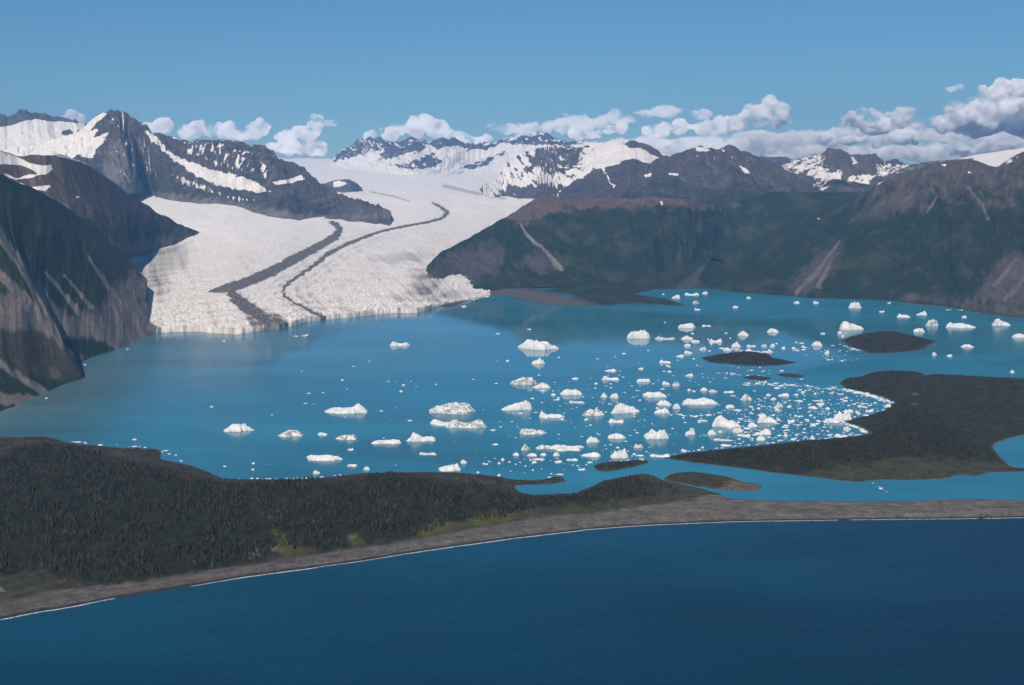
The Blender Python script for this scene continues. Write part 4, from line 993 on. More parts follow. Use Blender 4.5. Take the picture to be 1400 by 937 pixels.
def berg_mesh(w, d, h, prof, seed, big):
    r = np.random.default_rng(seed)
    nt, nr = (76, 22) if big == 2 else (40, 12) if big == 1 else (16, 5)
    th = np.linspace(0, 2 * math.pi, nt, endpoint=False)[None]
    rr = np.linspace(0, 1, nr + 1)[1:, None] ** 0.75
    ph = r.uniform(0, 50, 4)
    lump = 1 + 0.22 * np.sin(2 * th + ph[0]) * r.uniform(.3, 1) + 0.14 * np.sin(3 * th + ph[1]) + 0.10 * np.sin(5 * th + ph[2]) + 0.07 * np.sin(9 * th + ph[3])
    R = lump / lump.max()
    ex = 2 / 2.6
    cx = np.sign(np.cos(th)) * np.abs(np.cos(th)) ** ex; sy = np.sign(np.sin(th)) * np.abs(np.sin(th)) ** ex
    x = rr * R * cx; y = rr * R * sy
    xm = np.abs(x).max(); x = x / xm
    wv = fbm(x * 2.1 + seed * .7, y * 2.1, 3, seed % 89)
    rim = 1 + 0.20 * fbm(np.cos(th) * 3 + seed, np.sin(th) * 3, 3, seed % 53) * rr ** 2
    x = x * rim; y = y * rim
    P = np.array(PR[prof])
    pz = np.interp(x + 0.16 * wv, np.linspace(-1, 1, len(P)), P)
    # broken blocky relief: nearest cell offsets
    nc = 26 if big == 2 else 12 if big == 1 else 6
    sx, sv = r.uniform(-1, 1, nc), r.uniform(-1, 1, nc); so = r.uniform(0.45, 1.08, nc); gx, gy = r.normal(0, .22, nc), r.normal(0, .22, nc)
    dd = (x[..., None] - sx) ** 2 + (1.0 * (y[..., None] - sv)) ** 2
    k = dd.argmin(-1)
    cell = so[k] + gx[k] * (x - sx[k]) + gy[k] * (y - sv[k])
    nz = fbm(x * 3.2 + seed, y * 3.2, 4, seed % 97)
    edge = 1 - np.clip(rr, 0, 1) ** (7 if big else 4)
    z = h * pz * (0.74 * cell + 0.26 + 0.42 * nz) * edge
    z = z * (1 - 0.35 * np.clip(-y, 0, 1) * (1 - P.mean()))      # lower towards the viewer's side of wedge shapes
    z = np.maximum(z, 0.02 * h)
    z[-1] = -0.25 * h - 1.0
    X = x * w / 2 + 0.02 * w * nz; Y = y * d / 2 + 0.03 * d * nz
    V = np.stack([X, Y, z], -1).reshape(-1, 3)
    top = np.array([[0, 0, h * P[len(P) // 2] * 0.85]])
    V = np.concatenate([top, V])
    i = np.arange(nr * nt).reshape(nr, nt) + 1
    q = np.stack([i[:-1], i[1:], np.roll(i[1:], -1, 1), np.roll(i[:-1], -1, 1)], -1).reshape(-1, 4)
    t3 = np.stack([np.zeros(nt, int), i[0], np.roll(i[0], -1)], -1)
    return V, [tuple(a) for a in t3] + [tuple(a) for a in q]

def berg(x0, x1, y0, y1, prof, ice, label, group=None, big=None, dr=0.62):
    cx = (x0 + x1) / 2
    gx, gy = ground(cx, y1)
    mpp = gy / F
    w = (x1 - x0) * mpp
    hp = (y1 - y0)
    d = w * dr
    gr = CH / gy                                                     # grazing slope: footprint depth shows as d*gr
    if d * gr > 0.55 * hp * mpp: d = 0.5 * hp * mpp / gr
    h = max((hp * mpp - 0.85 * d * gr) * 0.78, 0.27 * hp * mpp, 1.2)
    seed = int(abs(cx * 31 + y1 * 17)) % 99991
    if big is None: big = 2 if x1 - x0 >= 24 else 1 if x1 - x0 >= 9 else 0
    V, Fc = berg_mesh(w, d, h, prof, seed, big)
    o = mesh_obj('iceberg' if x1 - x0 >= 9 else 'ice_floe', V, Fc, M_ICE[ice], False)
    o.location = (float(gx), float(gy + d / 2), 0)
    tag(o, label, 'iceberg' if x1 - x0 >= 9 else 'ice floe', group or ('icebergs drifting in the lagoon' if x1 - x0 >= 9 else None))
    return o

R_FAR = 'small white ice floe floating in the far arm of the lagoon below the hills'
R_EAST = 'small white ice floe floating in the right arm between the hill and the oval island'
R_MIDR = 'small white ice floe scattered around the long dark island'
R_MID = 'small white ice floe in the loose central field of icebergs'
R_PACK = 'small white ice floe in the crowded pack beside the right peninsula'
R_SOUTH = 'small white ice floe close to the wooded foreland shore'
BERGS = [
 (300, 346, 573, 591, 'peakc', 0, 'lone pyramid iceberg at far left, bright left face and dark right face'),
 (378, 414, 585, 598, 'dome', 1, 'rounded iceberg crossed by slanting dark dirt stripes'),
 (433, 449, 589, 596, 'peakl', 2, 'small bluish iceberg between the dirt striped dome and the brown domed one'),
 (455, 491, 591, 602.5, 'dome', 1, 'brownish domed iceberg with a rough dirty right end'),
 (438, 502, 546, 567, 'spiker', 2, 'long bluish iceberg sloping up to a sharp spire at its right end'),
 (412, 469, 618, 631, 'flat', 0, 'long low white iceberg nearest the foreland on the left, tail humped on the right'),
 (505, 551, 598, 608.5, 'flat', 0, 'flat smooth white iceberg left of the horned one'),
 (555, 600, 585, 605, 'horn', 0, 'white iceberg with a tall curved horn at its left end'),
 (570, 597, 616, 623, 'twin', 1, 'low dirty floe just below the horned iceberg'),
 (583, 653, 546, 567, 'flat', 1, 'largest iceberg, grey streaked broad mass at the back of the big cluster'),
 (584, 629, 569, 583, 'dumb', 0, 'white lumpy iceberg at the lower left of the big cluster'),
 (607, 668, 565, 587, 'twin', 1, 'jagged dirty iceberg at the lower right of the big cluster'),
 (474, 489, 633, 638.5, 'block', 0, 'small blocky berg below the long low iceberg, left of a smaller white lump'),
 (496, 506, 636, 643, 'dome', 0, 'small white lump right of the small blocky berg near the foreland'),
 (427, 438, 641, 648.5, 'peakl', 0, 'small pointed berg by the shore below the long low iceberg'),
 (597, 631, 630, 645, 'wedge', 0, 'slanting white floe touching the dark foreland shore'),
 (628, 639, 627, 634, 'dome', 0, 'small white lump at the upper right of the slanting shore floe'),
 (474, 484, 612.5, 616, 'flat', 0, 'thin flat floe below the brownish domed iceberg'),
 (707.5, 766, 459, 479, 'ship', 0, 'ship shaped iceberg with a raised flat deck, alone near the lagoon centre'),
 (724, 746, 487, 498.5, 'peakr', 0, 'small tilted slab iceberg just below the ship shaped one'),
 (693, 735, 509, 527, 'wedge', 1, 'two slab iceberg sloping up to the right with a dark crack'),
 (728, 755, 520, 532, 'peakc', 0, 'small pyramid iceberg touching the right end of the two slab one'),
 (766, 797, 529, 541, 'block', 0, 'flat topped block iceberg with a bluish right end'),
 (826, 845, 502, 508.5, 'peakr', 2, 'small iceberg with a turquoise ledge on its left'),
 (823, 848, 511, 520.5, 'dumb', 0, 'saddle shaped iceberg just below the one with a turquoise ledge'),
 (821, 831, 536, 543.5, 'peakc', 0, 'small pointed berg left of a pale blue dome'),
 (833, 848, 534, 545, 'dome', 2, 'pale blue domed iceberg left of the long ragged one'),
 (776, 801, 546, 552, 'twin', 1, 'low brownish two lump floe below the flat topped block'),
 (781, 792, 515.5, 519, 'flat', 0, 'thin tilted white slab right of the two slab iceberg'),
 (529, 560, 462, 474, 'dumb', 0, 'dumbbell shaped white iceberg alone before the glacier front'),
 (684, 728.5, 542, 562, 'wedge', 2, 'large jagged pale iceberg rising to a point on the right, ice blue base'),
 (733, 773, 557, 573, 'spikel', 0, 'iceberg with an upright horn at left joined to a long low block'),
 (706, 749, 578, 595, 'spikel', 1, 'iceberg peaked at left with a dark dirty right tip'),
 (796, 828, 555, 569, 'jag', 1, 'dirty grey jagged iceberg left of the large white wedge'),
 (835, 877, 545, 566, 'peakl', 0, 'large bright white iceberg peaked left of its middle with a raised right end'),
 (832, 856, 569, 579, 'dumb', 2, 'low white iceberg tucked below the large bright peaked one'),
 (799, 821, 594, 606, 'dome', 2, 'domed iceberg with a dark hollow in its blue front'),
 (828, 857, 590, 601, 'flat', 0, 'low white iceberg like a flat arch, right of the hollow dome'),
 (711, 726, 604, 616.5, 'peakc', 1, 'small dark dirty pinnacle below the iceberg peaked at left'),
 (731, 757, 606.5, 614.5, 'flat', 1, 'dirty flat floe touching the long white chain'),
 (749, 803, 603, 617, 'dumb', 0, 'long white chain of ice with humps at both ends'),
 (700, 711, 617, 623.5, 'dome', 0, 'leftmost small lump of the row under the dark dirty pinnacle'),
 (720, 735, 618.5, 624.5, 'flat', 0, 'small flat lump under the dirty flat floe, second in the row'),
 (738, 748, 618, 623.5, 'block', 0, 'small squarish lump under the long chain, third in the row'),
 (755, 766, 617, 624, 'dome', 0, 'small rounded lump under the long chain, fourth in the row'),
 (794, 825, 614, 626, 'peakr', 0, 'low white iceberg humped on its right, below the hollow dome'),
 (774, 791, 624.5, 630.5, 'twin', 0, 'narrow two lump floe right below the long chain'),
 (727, 746, 625.5, 629.5, 'flat', 0, 'thin flat floe in the lowest row, below the small squarish lump'),
 (757, 770, 628.5, 633, 'flat', 0, 'small thin floe at the bottom of the row, left of the narrow two lump floe'),
 (833, 860, 607, 627.5, 'wedge', 0, 'two tier white iceberg with a peak at right just above the green islet'),
 (878.5, 912.5, 533, 544, 'flat', 0, 'smooth humped white iceberg left of the long ragged one'),
 (897, 919, 543.5, 555, 'peakc', 0, 'upper of two stacked icebergs below the smooth humped one'),
 (894, 917, 553, 566, 'peakr', 0, 'lower of two stacked icebergs, ramp rising to the right'),
 (918.5, 931, 550, 559.5, 'dome', 0, 'round white lump right of the two stacked icebergs'),
 (930, 984.5, 539.5, 554.5, 'jag', 0, 'long ragged white iceberg stepping down to the right'),
 (991, 1006, 551.5, 558.5, 'dome', 0, 'small flat oval berg below and right of the long ragged iceberg'),
 (973.5, 1016, 563, 585, 'peakl', 0, 'large white iceberg with a dark blue cave in its upper left'),
 (1012, 1031, 536, 548, 'peakc', 1, 'cone shaped greyish iceberg right of the long ragged one'),
 (1001, 1017, 582, 592, 'flat', 0, 'rounded block just below the iceberg with the cave'),
 (1021, 1039, 575, 584.5, 'peakc', 0, 'small low peaked berg right of the iceberg with the cave'),
 (1036, 1066, 562, 579, 'peakl', 0, 'white iceberg with two lobes sloping down to a point on the right'),
 (881, 916, 579, 601, 'jag', 0, 'bulky crumbly white iceberg with a dark overhang line at right'),
 (935, 952, 581, 595, 'peakr', 2, 'blunt thumb shaped berg right of the bulky crumbly iceberg'),
 (967, 980, 586, 595, 'dome', 0, 'small round dome left of the rounded block'),
 (953, 969, 572.5, 577, 'flat', 1, 'faint grey floe left of the iceberg with the cave'),
 (865, 881, 606, 613.5, 'block', 1, 'small rectangular berg above the islet with a dirty left end'),
 (889, 921, 618, 626, 'twin', 0, 'low drift of white ice touching the tip of the peninsula'),
 (930, 941, 611.5, 618, 'peakl', 0, 'small pointed floe against the peninsula shore near its tip'),
 (974, 1003, 597.5, 603.5, 'dumb', 1, 'broken grey white floe below the small round dome'),
 (1013, 1028, 590.5, 597.5, 'twin', 0, 'pair of joined small lumps left of the three layer berg'),
 (1033, 1058, 583.5, 595, 'peakr', 0, 'three layer white berg, the upper and longer piece'),
 (1034, 1049, 594, 603, 'dome', 0, 'rounded lump right under the three layer berg'),
 (1076, 1089, 570.5, 578, 'twin', 0, 'small two eared berg right of the two lobed iceberg'),
 (1063, 1081, 535.5, 542.5, 'peakr', 0, 'low berg with a hump at right in the upper pack'),
 (1060, 1072, 548, 557.5, 'dome', 1, 'small berg with a dark centre spot in the upper pack'),
 (1106, 1118.5, 554.5, 559, 'flat', 0, 'flat white floe in mid pack, left of a round lump'),
 (1127, 1153.5, 568.5, 579, 'peakl', 0, 'white berg peaked at left against the peninsula point'),
 (1140, 1170, 555.5, 576, 'jag', 0, 'large irregular white ice mass filling the bay of the peninsula'),
 (1157, 1169, 558, 564.5, 'flat', 0, 'flat lump at the upper right of the irregular ice mass'),
 (1183.5, 1196, 559.5, 563.5, 'flat', 0, 'flat floe near the inner corner of the peninsula bay'),
 (1209, 1219, 549, 557.5, 'wedge', 0, 'ice jammed in the inner corner of the peninsula bay'),
 (858, 891, 448, 463.5, 'block', 0, 'blocky two storey iceberg with a flat top, right of the hill reflection'),
 (928, 952.5, 440, 449, 'block', 0, 'clean rectangular iceberg above the blocky two storey one, furthest up the calm water'),
 (960, 973, 442.5, 446.5, 'dumb', 0, 'thin floe right of the clean rectangular iceberg'),
 (896, 926, 458.5, 465, 'dumb', 1, 'long thin iceberg with a dark waterline right of the blocky two storey one'),
 (931, 949, 456.5, 465, 'peakc', 0, 'rough rounded iceberg right of the long thin one'),
 (944, 958, 464, 468.5, 'flat', 0, 'flat floe touching the right foot of the rough rounded iceberg'),
 (935, 946, 469, 474, 'flat', 0, 'small oval floe right below the rough rounded iceberg'),
 (969, 991, 460, 469, 'twin', 0, 'two humped white iceberg left of the cross shaped one'),
 (1009, 1025, 449.5, 459.5, 'peakc', 2, 'cross shaped berg with a central peak by the cloud reflection'),
 (955, 967, 472, 479, 'peakr', 1, 'small dark backed berg left of the long dark island'),
 (935, 948.5, 477.5, 484, 'peakl', 0, 'small berg with a tail at right, left of the long dark island'),
 (924.5, 936.5, 483.5, 488.5, 'wedge', 0, 'small low slab below and left of the berg with a tail'),
 (901.5, 920, 488.5, 497, 'spikel', 0, 'tadpole shaped white berg with a thin raised right tail'),
 (1000, 1015, 465.5, 475, 'peakc', 0, 'small sharp spired berg above the long dark island'),
 (1021, 1036, 469.5, 474.5, 'dumb', 0, 'low floe right of the small sharp spired berg'),
 (988, 1001, 473.5, 480, 'peakc', 0, 'small lump at the upper left shore of the long dark island'),
 (1018, 1031, 475, 481.5, 'peakc', 0, 'small lump standing just behind the top of the long dark island'),
 (1048.5, 1066, 447.5, 455, 'dome', 0, 'smooth white floe floating in the bright cloud reflection'),
 (1041, 1050, 469.5, 474.5, 'dome', 1, 'small grey lump in line right of the low floe'),
 (1053, 1061, 467.5, 474, 'peakc', 0, 'small white lump right of the small grey one above the island'),
 (1048, 1057, 475.5, 482.5, 'peakc', 0, 'small lump at the upper right shore of the long dark island'),
 (904, 917, 519, 526.5, 'peakl', 0, 'left one of two lumps above the long ragged iceberg'),
 (919, 931, 520.5, 528.5, 'dome', 1, 'right one of two lumps above the long ragged iceberg, browner'),
 (869, 891, 515.5, 523, 'flat', 0, 'flat oblong white floe above the smooth humped iceberg'),
 (938, 949, 509.5, 515, 'dome', 0, 'small domed floe alone between the two lumps and the long island'),
 (957, 969, 528.5, 535, 'dome', 0, 'white half of a pair of small bergs above the long ragged iceberg'),
 (969, 983, 530, 537, 'peakl', 1, 'dirty half of a pair of small bergs above the long ragged iceberg'),
 (989, 1007, 532.5, 537.5, 'twin', 0, 'thin ragged floe left above the cone shaped iceberg'),
 (1085, 1094.5, 410.5, 415.5, 'dome', 0, 'round white berg near the far shore, left of one with a little knob'),
 (1112, 1121.5, 408.5, 415.5, 'spikel', 0, 'berg with a little knob on top near the far shore'),
 (1162, 1179, 410, 422, 'block', 0, 'chunky block iceberg close under the scree chutes'),
 (1147, 1186, 435, 452, 'peakl', 0, 'largest iceberg of the right arm, stepped pyramid above the oval island'),
 (1228, 1248, 423.5, 435, 'spikel', 0, 'iceberg tall at left with a low right tail in the dark water'),
 (1254, 1269, 423.5, 431.5, 'wedge', 0, 'berg sloping up to the right in the dark water'),
 (1266, 1287, 432, 446, 'dome', 1, 'greyish rounded iceberg below the berg sloping up to the right'),
 (1295, 1337.5, 433, 449, 'spikel', 0, 'long iceberg tall at left with a pointed right arm in the dark water'),
 (1359, 1384.5, 433, 446, 'peakl', 0, 'iceberg with a flat left shelf near the right shore, pointed at right'),
 (1249, 1266, 447, 454.5, 'flat', 0, 'low white floe just above the right half of the oval island'),
 (1315, 1333.5, 469.5, 475.5, 'dome', 0, 'smooth low floe alone right of the oval island'),
 (1386, 1406, 454.5, 462.5, 'flat', 0, 'low berg cut off by the right border of the view'),
 (1111, 1125, 463, 473.5, 'dome', 0, 'rounded white berg left of the oval island'),
 (918, 931, 400.5, 408.5, 'peakr', 0, 'stacked two piece berg beside the dark spit in the far arm'),
 (936, 958, 398, 404.5, 'twin', 0, 'widest row of ice at the head of the far arm'),
 (959, 968, 396.5, 402.5, 'wedge', 0, 'small angular berg ending the row of ice at the head of the far arm'),
 (946, 957, 409.5, 415.5, 'peakc', 1, 'small grey peaked berg right of the dark spit'),
 (1001, 1010, 417, 421.5, 'flat', 0, 'small flat berg alone in the ruffled far arm'),
 (949, 959, 419, 424.5, 'spikel', 0, 'small berg with a bright left knob below the grey peaked one'),
]
for b in BERGS: berg(*b)

SMALL = [(630, 638, 417, 420, 0), (1020, 1028, 405, 408.5, 0), (904, 910, 401, 403, 0), (1202, 1211, 422.5, 427.5, 1), (1213, 1219, 412, 415, 1), (1315, 1323, 429.5, 435, 1), (1274, 1282, 480.5, 486, 1), (1295, 1304, 482.5, 488, 1), (1381, 1389, 504, 510, 1),
         (1122, 1129, 453, 457, 2), (1127, 1135, 476, 484, 2), (1145, 1152, 451, 457, 1), (1150, 1155, 457, 461, 1), (1068, 1075, 473, 477, 2), (1082, 1090, 473, 477.5, 2), (1093, 1100, 466, 470, 2), (1095, 1101, 471, 475, 2), (872, 881, 501.5, 505.5, 2), (912, 918, 499, 502, 2), (912, 919, 506, 509, 2),
         (939, 946, 530, 534.5, 3), (999, 1007, 539, 542, 3), (958, 963, 609, 613, 5), (1047, 1055, 537.5, 541.5, 4), (1053, 1063, 542, 547, 4), (1119, 1126, 550, 556, 4), (1128, 1137, 555.5, 560, 4), (1153, 1161, 581, 587, 4), (1140, 1150, 591, 597, 4), (1150, 1159, 593, 598, 4), (1107, 1116, 594, 601, 4),
         (1071, 1078, 590.5, 597.5, 4), (684, 691, 624.5, 630, 5), (661, 668, 632, 635.5, 5), (679, 685, 645, 651.5, 5), (680, 685, 631, 634.5, 5), (694, 699, 630, 632.5, 5), (789, 802, 639.5, 643.5, 5), (758, 772, 647, 649.5, 5), (518, 524, 560, 562.5, 3), (556, 564, 573, 576, 3), (670, 678, 586.5, 589, 3), (659, 664, 632, 635, 5),
         (651, 656, 643, 647, 5), (465, 471, 518, 520.5, 3), (419, 425, 536, 538.5, 3), (545, 551, 532, 536, 3), (286, 292, 554.5, 557, 3), (179, 187, 599, 602, 5), (98, 112, 603, 605, 5), (132, 140, 606.5, 609.5, 5), (222, 230, 614.5, 617, 5), (238, 242, 620, 623, 5), (304, 310, 636, 638.5, 5), (343, 349, 631.5, 634.5, 5), (343, 348, 640, 643, 5),
         (341, 347, 652, 655, 5), (678, 684, 454, 457, 3), (719, 727, 449, 451, 3), (748, 755, 651, 653.5, 5), (864, 870, 619, 622, 5), (868, 882, 621, 624, 5), (802, 812, 630, 633, 5), (172, 176, 476, 478, 3), (113, 118, 497, 499, 3), (61, 65, 543, 545, 3), (304, 308, 464, 467, 3), (753, 760, 536, 541, 3), (760, 766, 544, 547, 3), (725, 731, 542.5, 545.5, 3),
         (738, 746, 532, 535, 3), (798, 805, 571, 575, 3), (765, 773, 571.5, 574.5, 3), (804, 811, 580, 582, 3), (874, 884, 627.5, 630, 5), (1090, 1097, 556, 559, 4), (1110, 1124, 546, 549, 4), (1100, 1108, 572, 575, 4), (1108, 1118, 580, 583, 4), (1180, 1190, 566, 569, 4), (1178, 1184, 550, 553, 4), (1186, 1194, 552, 555, 4), (1005, 1012, 492, 494.5, 2)]
RL = [(R_FAR, 'small floes in the far arm'), (R_EAST, 'small floes in the right arm'), (R_MIDR, 'small floes round the long dark island'), (R_MID, 'small floes in the central iceberg field'), (R_PACK, 'small floes packed by the peninsula'), (R_SOUTH, 'small floes along the foreland shore')]
_prs = ['dome', 'flat', 'peakc', 'twin', 'wedge', 'block']
for i, (a, b, c, d, k) in enumerate(SMALL): berg(a, b, c, d, _prs[i % 6], 0, RL[k][0], RL[k][1], 0)

LANDS_G = [to_ground(p) for p in ALL_LAND]
def wet(px, py, margin=6):
    x, y = ground(px, py)
    m = np.ones(np.shape(px), bool)
    for G in LANDS_G: m &= sdf(x, y, G) > margin
    return m
def scatter(poly, n, seed, margin=6):
    P = np.array(poly); r = np.random.default_rng(seed)
    px = r.uniform(P[:, 0].min(), P[:, 0].max(), n * 12); py = r.uniform(P[:, 1].min(), P[:, 1].max(), n * 12)
    ok = (sdf(px, py, poly) < 0) & wet(px, py, margin)
    return px[ok][:n], py[ok][:n], r
PACK = [(1060, 530), (1110, 528), (1160, 534), (1200, 542), (1220, 550), (1205, 562), (1160, 572), (1150, 580), (1190, 592), (1120, 600), (1050, 606), (1000, 606), (990, 580), (1030, 550)]
for poly, n, k, sd_ in [([(880, 440), (1100, 445), (1100, 480), (960, 500), (880, 520)], 14, 2, 1), ([(660, 490), (880, 480), (1000, 520), (1060, 560), (960, 610), (700, 600), (560, 560), (500, 500)], 22, 3, 2), (PACK, 40, 4, 3), ([(620, 628), (900, 600), (900, 628), (800, 650), (690, 648)], 10, 5, 4)]:
    px, py, r = scatter(poly, n, sd_)
    for x, y in zip(px, py):
        w = r.uniform(3.0, 5.5) * (1.35 if k == 4 else 1); berg(x - w / 2, x + w / 2, y - w * r.uniform(.35, .55), y, _prs[r.integers(6)], 0, RL[k][0], RL[k][1], 0)

def brash():
    px, py = [], []
    def lines(pts, n, spread, seed):
        r = np.random.default_rng(seed); P = np.array(pts, float)
        L = np.concatenate([[0], np.cumsum(np.hypot(*np.diff(P, axis=0).T))]); t = r.uniform(0, L[-1], n)
        px.append(np.interp(t, L, P[:, 0]) + r.normal(0, spread * 2, n)); py.append(np.interp(t, L, P[:, 1]) + r.normal(0, spread, n))
    for poly, n, s_ in [(PACK, 520, 11), ([(1000, 555), (1220, 540), (1216, 560), (1150, 575), (1185, 592), (1100, 600), (1010, 600)], 200, 12), ([(840, 480), (1000, 500), (1060, 530), (1020, 610), (860, 612), (700, 600), (660, 560)], 260, 13), ([(1085, 476), (1160, 470), (1180, 492), (1110, 500)], 45, 14),
                        ([(1000, 500), (1080, 505), (1110, 530), (1040, 530)], 40, 15), ([(620, 620), (900, 605), (900, 630), (700, 650)], 60, 16), ([(380, 500), (680, 470), (680, 640), (360, 640)], 40, 17)]:
        a, b, _ = scatter(poly, n, s_, 3); px.append(a); py.append(b)
    lines([(1020, 525), (1080, 526), (1130, 530), (1165, 534), (1195, 542), (1218, 549)], 170, 1.2, 21)
    lines([(1158, 534), (1185, 539), (1208, 547), (1222, 552), (1208, 560)], 190, 0.9, 22)
    lines([(1150, 576), (1170, 584), (1190, 593)], 90, 0.8, 23); lines([(1120, 601), (1150, 597), (1180, 594)], 60, 1, 24)
    lines([(985, 477), (1010, 479), (1040, 481), (1060, 482)], 60, 0.8, 25); lines([(910, 622), (960, 615), (1040, 607), (1110, 600)], 40, 0.8, 26)
    lines([(980, 510), (1010, 512), (1030, 520), (1050, 523)], 40, 0.9, 27); lines([(1155, 648), (1180, 653), (1215, 674)], 26, 0.6, 28); lines([(915, 567), (950, 569), (985, 565)], 40, 0.7, 29)
    lines([(395, 460), (425, 459)], 20, 1.0, 30); lines([(60, 600), (110, 605), (200, 612), (230, 620), (250, 632)], 26, 0.5, 31); lines([(300, 654), (400, 655), (470, 650)], 26, 0.5, 32); lines([(820, 640), (860, 628), (890, 626)], 20, 1.0, 33)
    lines([(1168, 465), (1156, 474), (1175, 480)], 14, 1.0, 34); lines([(1295, 424), (1340, 426)], 10, 0.6, 35); lines([(640, 410), (668, 405)], 30, 0.8, 36)
    px = np.concatenate(px); py = np.concatenate(py)
    ok = wet(px, py, 1.0); px, py = px[ok], py[ok]
    r = np.random.default_rng(5); m = len(px)
    x, y = ground(px, py)
    w = np.exp(r.normal(0.0, 0.55, m)) * 0.85 * y / F
    k = 7; ang = np.linspace(0, 2 * math.pi, k, endpoint=False)[None] + r.uniform(0, 6, (m, 1))
    rad = w[:, None] * r.uniform(.55, 1.2, (m, k)); el = r.uniform(0.8, 2.2, (m, 1))
    h = w * r.uniform(.15, .45, m)
    lo = np.stack([x[:, None] + rad * el * np.cos(ang), y[:, None] + 1.6 * rad * np.sin(ang), np.full((m, k), -0.6)], -1)
    hi = lo.copy(); hi[..., :2] = lo[..., :2] * 0.72 + np.stack([x, y], -1)[:, None] * 0.28; hi[..., 2] = h[:, None] * r.uniform(.6, 1.2, (m, k))
    top = np.stack([x, y, h], -1)[:, None]
    V = np.concatenate([lo, hi, top], 1).reshape(-1, 3); nv = 2 * k + 1
    fs = []
    for i in range(k):
        j = (i + 1) % k
        fs += [(i, j, k + j), (i, k + j, k + i), (k + i, k + j, 2 * k)]
    Fc = (np.arange(m)[:, None, None] * nv + np.array(fs)[None]).reshape(-1, 3)
    tag(mesh_obj('brash_ice', V, Fc, M_BRASH, False), 'countless tiny fragments of brash ice strewn over the lagoon', 'brash ice', kind='stuff')
brash()
SUN_AZ, SUN_EL, SUN_E = -162.0, 48.0, 4.6
SKY = (0.0, 1.15, 0.0, 10.0, 0.072, (0.66, 0.94, 1.05))
HAZE_D, HAZE_COL = 1.9e-5, (0.25, 0.55, 1.0)
VB, EXPO = 24, 0.0
def CLOUDS():
    Y = 38000
    cloud('small white cloud peeking over the far left snowfield', [(92, 160, 14, 6), (104, 163, 8, 4)], Y, M_CUM, 2, 60)
    cloud('white cumulus bank behind the dark peak, rising to a knob at its right end', [(216, 174, 14, 7), (262, 178, 24, 12), (300, 180, 28, 14), (335, 184, 26, 12), (358, 174, 12, 12), (396, 186, 22, 12), (420, 180, 18, 13), (436, 170, 13, 12), (454, 171, 11, 6), (400, 204, 50, 10)], Y, M_CUM, 3)
    cloud('domed white cumulus above the icefield nunataks', [(510, 188, 12, 6), (540, 180, 22, 12), (572, 174, 24, 15), (594, 180, 16, 10), (625, 190, 24, 6), (655, 192, 20, 6)], Y, M_CUM, 4)
    cloud('long streak of pale cloud reaching up from behind the highest nunatak', [(690, 176, 20, 10), (730, 176, 40, 8), (790, 172, 45, 8), (840, 164, 30, 8)], Y + 1500, M_STR, 5)
    cloud('tiny detached puff over the middle of the range', [(769, 158, 12, 4)], Y, M_STR, 6, 50, 0.6)
    cloud('low bright cumulus just left of the two topped dark summit', [(800, 184, 26, 9), (835, 180, 20, 9), (848, 176, 10, 7)], Y, M_CUM, 7)
    cloud('thin grey streak of cloud floating above the low cumulus row', [(880, 155, 20, 5), (915, 153, 30, 5), (955, 157, 20, 5)], Y + 1200, M_STR, 8, 60, 0.7)
    cloud('tallest white cumulus tower with a long bank trailing to its left', [(900, 178, 24, 10), (930, 174, 18, 9), (965, 176, 26, 12), (1000, 170, 26, 13), (1030, 160, 22, 16), (1054, 146, 18, 16), (1068, 150, 12, 12), (1052, 166, 30, 14)], Y, M_CUM, 9)
    cloud('twin topped cumulus between the tower and the big right cloud', [(1160, 170, 18, 12), (1180, 162, 20, 13), (1210, 165, 18, 14), (1232, 160, 18, 15), (1250, 170, 12, 9), (1205, 174, 42, 9)], Y, M_CUM, 10)
    cloud('pair of bright low puffs above the speckled summit', [(1128, 194, 17, 9), (1166, 192, 20, 8), (1200, 194, 18, 8), (1232, 190, 18, 9)], Y - 800, M_CUM, 11)
    cloud('biggest cloud mass climbing out of the view at the far right', [(1288, 170, 20, 14), (1306, 152, 16, 14), (1328, 148, 20, 16), (1350, 140, 22, 18), (1372, 128, 22, 20), (1400, 128, 28, 24), (1440, 130, 36, 30), (1340, 172, 50, 16), (1410, 170, 50, 24), (1370, 156, 60, 22), (1330, 162, 40, 18)], Y, M_CUM, 12)
    cloud('small grey wisp left of the big right cloud top', [(1304, 121, 13, 5)], Y, M_STR, 13, 50, 0.6)
    cloud('long flat grey cloud layer resting on the right horizon', [(880, 196, 60, 8), (980, 196, 80, 10), (1080, 188, 90, 9), (1200, 182, 90, 8), (1320, 186, 80, 9), (1420, 196, 80, 10), (1120, 206, 90, 7), (1260, 207, 90, 7), (900, 212, 60, 12), (1000, 212, 70, 13), (1090, 214, 60, 12), (1190, 212, 70, 12), (1290, 214, 70, 10), (1380, 205, 60, 10)], Y + 3000, M_STR, 14, 110)

# ------------------------------------------------------------------ clouds (closed billowy volumes far behind the mountains)
def mat_cloud(name, dens, col=(1, 1, 1)):
    t = NT(name)
    v = t.n('ShaderNodeVolumePrincipled')
    v.inputs['Color'].default_value = (*col, 1); v.inputs['Anisotropy'].default_value = -0.35
    n1 = t.noise(1 / 520, 5, 0.66)
    t.l(t.rng(n1, 0.45, 0.60, 0.03 * dens, 2.4 * dens, True), v.inputs['Density'])
    t.m.cycles.volume_step_rate = 0.35
    t.l(v.outputs[0], t.out.inputs['Volume'])
    return t.m
M_CUM = mat_cloud('cumulus_vapour', 0.010)
M_STR = mat_cloud('stratus_vapour', 0.0028)

def ico():
    import bmesh
    bm = bmesh.new(); bmesh.ops.create_icosphere(bm, subdivisions=2, radius=1)
    v = np.array([p.co for p in bm.verts]); f = np.array([[q.index for q in p.verts] for p in bm.faces]); bm.free(); return v, f
ICO_V, ICO_F = ico()

